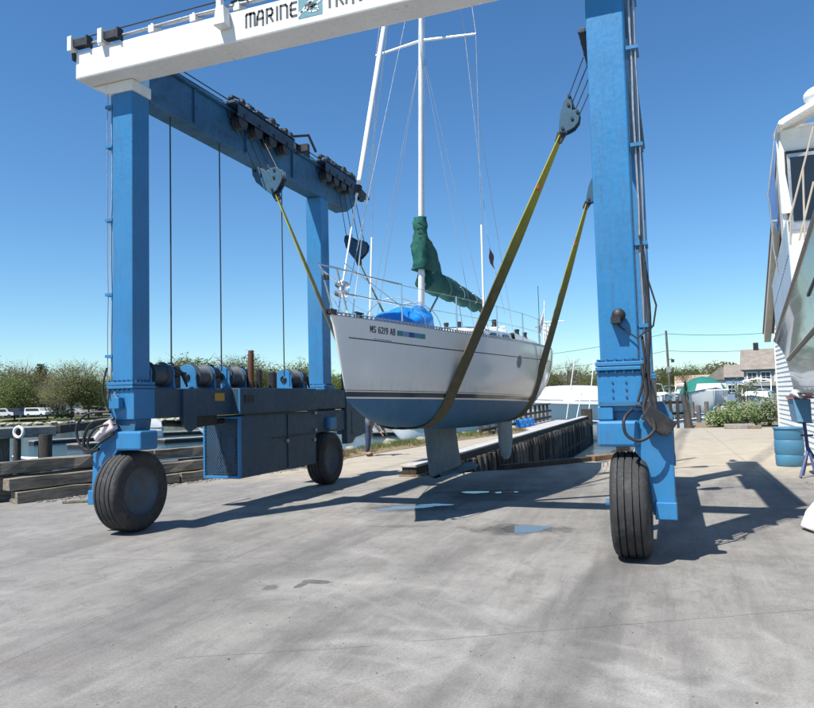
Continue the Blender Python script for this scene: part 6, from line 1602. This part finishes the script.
# blue tarp bundle on the foredeck
TARP = paint('bright_blue_tarp', (.012, .22, .66), .35, dirt=(.03, .28, .72), damt=.5, var=.15, bmp=.3, scale=5)
rr_ = []
for k in range(29):
    t_ = k/28; y = 9.95+1.70*t_; hh = (.08+.44*min(1, t_*1.9)**.8)*(1 if t_ < .93 else 1-(t_-.93)*4.5); ww = .20+.24*sin(pi*min(1, .1+t_*.85)); row = []
    for j in range(22):
        a = pi*j/21; n_ = .10*mnoise.noise(Vector((t_*4.0, cos(a)*1.3, sin(a)*1.6)))+.018*mnoise.noise(Vector((t_*15, cos(a)*5, sin(a)*5)))
        crease = .03*abs(sin(t_*7+cos(a)*3.2))**3
        row.append(Vector((cl(y)+cos(a)*(ww+n_-crease), y+n_*.4, interp(ZS, (y-BOW.y)/LOA)+.03+max(0, sin(a))**.8*(hh+n_*1.1-crease))))
    rr_.append(row)
mb = MB().grid(rr_); mb.add(rr_[0], [tuple(range(22))]); mb.add(rr_[-1], [tuple(range(21, -1, -1))])
tb_ = mb.build('tarp_bundle', TARP, smooth='all', loc=(cl(10.6), 10.6, 2.9)); tag(tb_, 'bright blue tarpaulin wrapped bundle lashed on the foredeck before the mast', 'tarpaulin')
rp_ = thing('lashing_rope', (cl(11), 11, 2.95), 'thin white ropes lashed across the blue tarpaulin bundle', 'rope')
for y in (11.15, 10.45):
    mb = MB(); mb.tube([(cl(y)+.50*cos(a), y+.1*cos(a), 2.92+max(0, sin(a))*.50) for a in [pi*k/12 for k in range(13)]], .008, 6); mb.build('rope', WIRE, rp_)

# ================================================================ PERSON bending over at the water's edge
PP = Vector((-9.17, 20.65, 0)); t = thing('person', PP, 'person in grey jacket and blue jeans bending over by the water behind the boat', 'person')
def skin(name, nodes, edges, mat, sub=2):
    me = bpy.data.meshes.new(name); me.from_pydata([n[0] for n in nodes], edges, [])
    o = bpy.data.objects.new(name, me); COL.objects.link(o); o.parent = t
    md = o.modifiers.new('skin', 'SKIN'); md.use_smooth_shade = True
    for i, n in enumerate(nodes): me.skin_vertices[0].data[i].radius = (n[1], n[2] if len(n) > 2 else n[1])
    me.skin_vertices[0].data[0].use_root = True
    o.modifiers.new('sub', 'SUBSURF').levels = sub; o.modifiers['sub'].render_levels = sub
    me.materials.append(mat); return o
# leaning to +X (right) : pelvis 0
nd = [((0, 0, .93), .14, .13), ((.13, -.02, 1.12), .14, .13), ((.30, -.03, 1.26), .16, .14), ((.42, -.03, 1.30), .085, .085), ((.49, -.03, 1.32), .055), ((.60, -.03, 1.34), .095, .085), ((.68, -.03, 1.33), .07),
      ((.02, -.11, .88), .10), ((.06, -.13, .50), .07), ((.0, -.14, .12), .048), ((.13, -.15, .05), .035),
      ((-.02, .11, .88), .10), ((-.02, .13, .50), .07), ((-.08, .14, .12), .048), ((.05, .15, .05), .035),
      ((.36, -.20, 1.25), .062), ((.40, -.23, .98), .045), ((.52, -.20, .78), .032), ((.57, -.19, .71), .036), ((.36, .16, 1.25), .062), ((.38, .20, .98), .045), ((.50, .17, .80), .032), ((.55, .16, .73), .036)]
ed = [(0, 1), (1, 2), (2, 3), (3, 4), (4, 5), (5, 6), (0, 7), (7, 8), (8, 9), (9, 10), (0, 11), (11, 12), (12, 13), (13, 14), (2, 15), (15, 16), (16, 17), (17, 18), (2, 19), (19, 20), (20, 21), (21, 22)]
skin('body', [((n[0]), *( [v*.6 for v in n[1:]] if i in (0, 1, 7, 11) else n[1:])) for i, n in enumerate(nd)], ed, SKIN)
def grow(ids, k, e2, name, mat):
    mp_ = {i: j for j, i in enumerate(ids)}
    skin(name, [(nd[i][0], nd[i][1]*k+.012, (nd[i][2] if len(nd[i]) > 2 else nd[i][1])*k+.012) for i in ids], [(mp_[a], mp_[b]) for a, b in e2], mat)
nd.append(((-.03, 0, .80), .155, .15))
grow([0, 1, 2, 3, 15, 16, 17, 19, 20, 21, 23], 1.10, [(23, 0), (0, 1), (1, 2), (2, 3), (2, 15), (15, 16), (16, 17), (2, 19), (19, 20), (20, 21)], 'jacket', SHIRT)
grow([1, 0, 7, 8, 9, 11, 12, 13], 1.02, [(1, 0), (0, 7), (7, 8), (8, 9), (0, 11), (11, 12), (12, 13)], 'jeans', JEAN)
for (ank, toe) in (((.0, -.14, .06), (.19, -.15, .045)), ((-.08, .14, .06), (.11, .15, .045))):
    skin('shoe', [(ank, .055), ((ank[0]*.4+toe[0]*.6, toe[1], .05), .05), (toe, .038)], [(0, 1), (1, 2)], SHOE, 1)
hb = MB(); hb.ball(Vector((.60, -.03, 1.38)), .105, 14, 10, (1.1, .92, .85)); me_ = hb.build('hair', HAIR, None, smooth='all'); me_.parent = t
for (fx, fy, fz) in ((.57, -.19, .70), (.55, .16, .72)):
    for k in range(5):
        a = -.5+k*.25; q0 = (fx+.01, fy+a*.05, fz); q1 = (fx+.04, fy+a*.07, fz-.035); q2 = (fx+.05, fy+a*.075, fz-.065-.01*(k % 3))
        if k == 4: q1 = (fx+.0, fy+.05, fz-.02); q2 = (fx+.01, fy+.06, fz-.045)
        fo = MB().tube([q0, q1, q2], [.010, .009, .006], 6).build('finger', SKIN, None, smooth=True); fo.parent = t
fc = MB().ball((.675, -.03, 1.31), .018, 8, 6).ball((.67, -.065, 1.35), .010, 6, 5).ball((.67, .005, 1.35), .010, 6, 5).build('face', SKIN, None, smooth=True); fc.parent = t

# ================================================================ CLAPBOARD BUILDING at the right
BLD = thing('clapboard_building', (5, 18, 0), 'white clapboard building with steep gable behind the motor yacht', 'building')
mb = MB(); WX = 3.22; z = 0.0; y0, y1 = 8.0, 26.0
APY, APZ, EZ = 21.0, 8.3, 3.75
def wid(z): # far gable limit at height z
    return 26.0 if z < EZ else 26.0-(z-EZ)*(26.0-APY)/(APZ-EZ)
def wid0(z): return 16.6 if z < EZ else min(APY-.1, 16.6+(z-EZ)*(APY-16.6)/(APZ-EZ))
while z < APZ-.15:
    e = .145; ya, yb = wid0(z), wid(z+e)
    mb.add([(WX-.028, ya, z), (WX-.028, yb, z), (WX-.004, yb, z+e), (WX-.004, ya, z+e), (WX+.0, ya, z), (WX+.0, yb, z)], [(0, 1, 2, 3), (0, 4, 5, 1)]); z += e
BSH = paint('white_clapboard', (.74, .75, .74), .6, dirt=(.45, .45, .43), damt=.4, var=.04)
w_ = mb.build('clapboard_wall', BSH, BLD, fix=False)
MB().box(WX, 12, 16.6, 25.98, 0, EZ).build('wall', BSH, BLD)
MB().box(WX-.05, WX+.08, 25.985, 26.08, 0, 3.6).build('corner_board', GEL2, BLD)
RK = paint('rake_board_beige', (.46, .43, .38), .7, damt=.3)
mb = MB(); mb.prism([(26.9, 3.40), (26.9, 3.68), (APY, APZ+.42), (APY, APZ+.1)], (WX-.23, 0, 0), (0, 1, 0), (0, 0, 1), (.2, 0, 0)); mb.build('rake_soffit', RK, BLD)
MB().prism([(27.0, 3.69), (27.0, 3.77), (APY, APZ+.54), (15.7, EZ-.5), (15.7, EZ-.6), (APY, APZ+.43)], (WX-.26, 0, 0), (0, 1, 0), (0, 0, 1), (9.5, 0, 0)).build('roof', SHING, BLD)
MB().prism([(26.0, EZ), (APY, APZ), (16.6, EZ)], (WX+.01, 0, 0), (0, 1, 0), (0, 0, 1), (8.7, 0, 0)).build('gable', BSH, BLD)

# ================================================================ MOTOR YACHT at the right
YT = thing('motor_yacht', (3.2, 10, 1.75), 'large motor yacht with glossy grey hull standing ashore at the right edge', 'motor yacht')
def glosshull():
    m, t, b = newmat('glossy_yacht_hull'); n = noise_n(t, worldvec(t), 1.5, 4, .6)
    c = mixc(t, ramp(t, n, [(.3, 0), (.7, 1)]), (.20, .215, .22), (.27, .29, .295)); t.links.new(c, b.inputs['Base Color'])
    b.inputs['Roughness'].default_value = .26; b.inputs['Coat Weight'].default_value = .5; b.inputs['Coat Roughness'].default_value = .03
    b.inputs['Specular IOR Level'].default_value = .9
    bump(t, b, noise_n(t, worldvec(t, (1, .5, 1)), 1.2, 2, .5), .05, .04); return m
YH = glosshull()
def yx(y): return 2.05-.035*(15-y) if y >= 7 else 1.77+(7-y)**1.7*.16
def ysheer(y): return 2.72+(15.4-y)*.20
rr_ = []
ys = [15.42-.45*k for k in range(27)]
for y in ys:
    zs = ysheer(y); ch = 2.32+(15-y)*.083; ex = 0
    yo = lambda z: .35*(z-1.75)/1.2 if y > 15 else .35*(z-1.75)/1.2*max(0, (y-12)/3)
    row = [Vector((yx(y)+.55, y-.0, 1.58)), Vector((yx(y)+.06, y, 1.72))]
    for q in (.25, .5, .75): zz = 1.78+(ch-1.78)*q; row.append(Vector((yx(y)+.06-.06*q, y, zz)))
    row.append(Vector((yx(y)+.0, y, ch)))
    for q in (.33, .66, 1): zz = ch+(zs-ch)*q; row.append(Vector((yx(y)-.03*q-.13*q*q, y, zz)))
    rr_.append(row)
# far end rakes: bottom nearer, top farther
for k, y in enumerate(ys):
    f = max(0, 1-(15.55-y)/2.5)
    for p in rr_[k]: p.y -= f*.40*(1-(p.z-1.75)/1.0)
mb = MB().grid(rr_)
bk = [Vector((p.x+2.6, p.y, p.z)) for p in rr_[0]]
mb.grid([rr_[0], bk]); mb.build('hull', YH, YT, smooth=True)
TAN = paint('beige_rub_rail', (.42, .36, .29), .5, damt=.3)
mb = MB(); mb.tube([(rr_[k][-1].x+.01, rr_[k][-1].y, rr_[k][-1].z+.02) for k in range(len(rr_))], .042, 8); mb.build('sheer_rail', TAN, YT, smooth=True)
mb = MB(); mb.tube([(yx(y)-.01, y-.0, 2.33+(15-y)*.083) for y in (14.9, 13.6, 12.5, 11, 9.5, 8, 6.5, 5.5)], .035, 8); mb.build('spray_rail', TAN, YT, smooth=True)
mb = MB()
for (ya, yb, z) in ((11.4, 10.6, 3.12), (10.2, 9.4, 3.35)): mb.bar((yx(ya)-.06, ya, z), (yx(yb)-.06, yb, z+.14), .04, .04)
mb.build('hull_vent', GREASE, YT)
MB().grid([[Vector((r[-1].x, r[-1].y, r[-1].z-.03)), Vector((r[-1].x+2.6, r[-1].y, r[-1].z-.03))] for r in rr_]).build('deck', GEL, YT)
MB().box(2.2, 3.4, 11.5, 14.2, 1.66, 1.70).build('boot_stripe', REDP, YT)
MB().tube([(2.06, 14.9, 1.66), (2.10, 14.8, 1.72), (2.16, 14.5, 1.64)], [.05, .06, .04], 8).build('wrapped_fitting', GEL, YT, smooth='all')
# weather cloth along the side deck
rr_2 = []
for k in range(14):
    y = 15.3-.22*k; rr_2.append([Vector((yx(y)-.13, y, ysheer(y)+.06)), Vector((yx(y)-.15, y, ysheer(y)+1.05+.03*(15.4-y)))])
wc = MB().grid(rr_2).build('weather_cloth', GREYV, YT, fix=False); wc.modifiers.new('sol', 'SOLIDIFY').thickness = .015
mb = MB()
for k in range(20):
    y = 15.2-.14*k; zz = ysheer(y)+.60; mb.box(yx(y)-.160, yx(y)-.152, y, y+.06, zz, zz+.025)
mb.build('cloth_eyelets', NAVY, wc)
mb = MB(); mb.tube([(yx(y)-.15, y, ysheer(y)+1.08+.03*(15.4-y)) for y in (15.4, 14, 12.5)], .018, 7)
for y in (15.3, 14.2, 13.0): mb.tube([(yx(y)-.13, y, ysheer(y)), (yx(y)-.15, y, ysheer(y)+1.08)], .014, 6)
mb.build('side_rail', SS, YT, smooth=True)
# deckhouse with overhanging roof, raked wing panel and big window
YC = 14.0
dz = lambda z: z
cbm = MB(); cbm.prism([(0.0, 3.4), (2.6, 3.4), (2.6, 6.6), (.02, 6.44), (-.02, 5.9)], (1.98, YC+.005, 0), (1, 0, 0), (0, 0, 1), (0, .35, 0)); cbm.build('deckhouse', paint('cream_gelcoat', (.74, .71, .63), .3, damt=.15), YT, bevel=.03)
CRM = paint('cream_soffit', (.72, .68, .58), .5, damt=.15)
MB().prism([(1.93, 6.43), (1.94, 6.48), (2.05, 6.55), (2.6, 6.83), (4.4, 7.0), (4.4, 6.75), (2.6, 6.72), (2.05, 6.44), (2.0, 6.40)], (0, YC-.35, 0), (1, 0, 0), (0, 0, 1), (0, .75, 0)).build('roof', GEL, YT, bevel=.015)
MB().ball((2.62, YC-.1, 6.92), .20, 14, 10, (1.2, 1.3, .8)).build('radar_dome', GEL, YT, smooth='all')
MB().prism([(1.925, 6.25), (2.045, 5.6), (2.12, 4.9), (1.95, 4.9)], (0, YC-.06, 0), (1, 0, 0), (0, 0, 1), (0, .06, 0)).build('wing_panel', GEL, YT, bevel=.01)
MB().prism([(1.90, 6.2), (1.79, 5.3), (1.80, 4.95), (1.945, 4.6), (1.935, 5.2)], (0, YC+.3, 0), (1, 0, 0), (0, 0, 1), (0, .02, 0)).build('side_glass', paint('blue_tinted_glass', (.08, .16, .35), .1, bmp=0), YT)
MB().tube([(1.93, YC+.0, 6.42), (1.75, YC+.0, 5.28), (1.775, YC, 5.05), (1.79, YC+.0, 4.30), (1.84, YC+.0, 3.9)], .013, 8).tube([(1.78, YC, 4.8), (1.88, YC+.0, 4.8)], .018, 6).build('side_frame', STEEL, YT, smooth=True)
wf2 = MB().box(2.075, 2.6, YC-.035, YC-.001, 4.60, 5.98).build('window', STEEL, YT, bevel=.01)
MB().box(2.13, 2.56, YC-.05, YC-.036, 4.75, 5.90).build('glass', DKGL, wf2)
MB().box(2.05, 2.074, YC-.045, YC-.001, 4.58, 6.02).box(2.074, 2.62, YC-.045, YC-.001, 5.985, 6.02).build('window_seal', BLACK, YT)
for (a_, b_) in (((1.62, 4.12), (1.99, 5.42)), ((1.83, 4.85), (1.80, 3.85)), ((1.73, 3.85), (1.95, 4.65)), ((1.62, 3.80), (1.64, 4.20))):
    MB().tube([(a_[0], 11, a_[1]), (b_[0], 11+.0, b_[1])], .014, 7).build('ladder_rail', TAN, YT, smooth=True)

# stand with blue tray
t = thing('boat_stand', (2.36, 16.3, 0), 'rusty blue tripod boat stand under the yacht beside the blue drum', 'boat stand')
mb = MB(); c_ = Vector((2.50, 16.3, 0))
mb.tube([c_+Vector((-.01, 0, .5)), c_+Vector((-.05, 0, 1.10))], .035, 10).tube([c_+Vector((-.13, 0, .84)), c_+Vector((.10, 0, .84))], .02, 6)
for (dx, dy) in ((-.22, -.25), (-.10, .2), (.10, -.1), (.30, .1)): mb.tube([c_+Vector((0, 0, .58)), c_+Vector((dx*.95, dy, .02))], .028, 7)
mb.box(c_.x-.16, c_.x+.1, c_.y-.1, c_.y+.1, 1.09, 1.115)
mb.build('tripod', paint('chipped_blue_steel', (.05, .09, .22), .6, dirt=(.22, .08, .04), damt=.8, scale=6), t, smooth=True)
tt = thing('blue_tray', (2.4, 16.2, 1.12), 'light blue painted block resting on the tripod stand beneath the yacht', 'block')
MB().box(2.28, 2.53, 15.9, 16.7, 1.12, 1.58, (-.06, .0, 0, 0)).build('block', paint('light_blue_paint', (.13, .32, .50), .45, damt=.4), tt, bevel=.015)
MB().box(2.20, 2.9, 15.92, 16.68, 1.585, 1.65).build('red_edge', paint('worn_red_paint', (.42, .16, .14), .6, dirt=(.6, .55, .5), damt=.8, scale=7), tt)
# big faded drum by the wall
t = thing('plastic_drum', (2.46, 18.6, 0), 'large faded blue plastic drum standing against the white clapboard wall', 'drum')
DC = (2.46, 18.6, 0)
MB().lathe([(.27, .0), (.295, .03), (.305, .24), (.293, .27), (.31, .30), (.312, .58), (.298, .61), (.31, .64), (.305, .83), (.32, .85), (.32, .88), (.29, .89)], DC, (0, 0, 1), 36).build('body', DRUM, t, smooth=True)
MB().lathe([(.325, .86), (.332, .875), (.325, .90), (.08, .91), (.01, .912)], DC, (0, 0, 1), 36).build('lid', DRUM, t, smooth=True)
# white sack at the right edge
mb = MB(); rr_ = []
for k in range(15):
    q = k/14; row = []
    for j in range(24):
        a = 2*pi*j/24; r_ = .33*(1-q**2.2*.78)*(1 if q > .06 else .85); n_ = .10*mnoise.noise(Vector((cos(a)*1.6, sin(a)*1.6, q*2.6)))+.035*mnoise.noise(Vector((cos(a)*5, sin(a)*5, q*7)))
        row.append(Vector((1.80+cos(a)*(r_+n_)+q*.10, 10.25+sin(a)*(r_+n_), max(.004, q*.66+n_*.3*q))))
    rr_.append(row)
mb.grid(rr_, True); mb.add(rr_[0], [tuple(range(23, -1, -1))]); mb.add(rr_[-1], [tuple(range(24))])
tag(mb.build('plastic_sack', paint('white_plastic_sack', (.78, .78, .78), .35, bmp=.6, scale=3), smooth=True, loc=(1.8, 10.25, 0)), 'crumpled white plastic sack standing on the concrete at the right edge', 'sack')
mb = MB()
for k in range(420):
    yy = R.uniform(2.2, 16); xx = R.uniform(-.75*yy-1.0, .16*yy+.5); z_ = R.uniform(.0015, .004)*(1 if R.random() < .95 else 1.8); a = R.uniform(0, 3.1)
    if xx < -10: continue
    mb.obox((xx, yy, z_*.5), (cos(a)*z_*1.3, sin(a)*z_*1.3, 0), (-sin(a)*z_, cos(a)*z_, 0), (0, 0, z_*.6))
tag(mb.build('yard_grit', paint('dark_grit', (.09, .08, .07), .9, var=.5, scale=9)), 'small scattered grit and pebbles on the yard concrete', 'grit', kind='stuff')
# low white vehicle-like dark junk strip behind the drum
mb = MB()
for k in range(14):
    mb.ball((2.35+R.uniform(-.2, .6), 15.2+R.uniform(-1.2, .6), .02), R.uniform(.02, .045), 7, 5, (1.3, 1, .5))
tag(mb.build('gravel', ROCK), 'scattered small stones on the concrete near the boat stand', 'stones', kind='stuff')
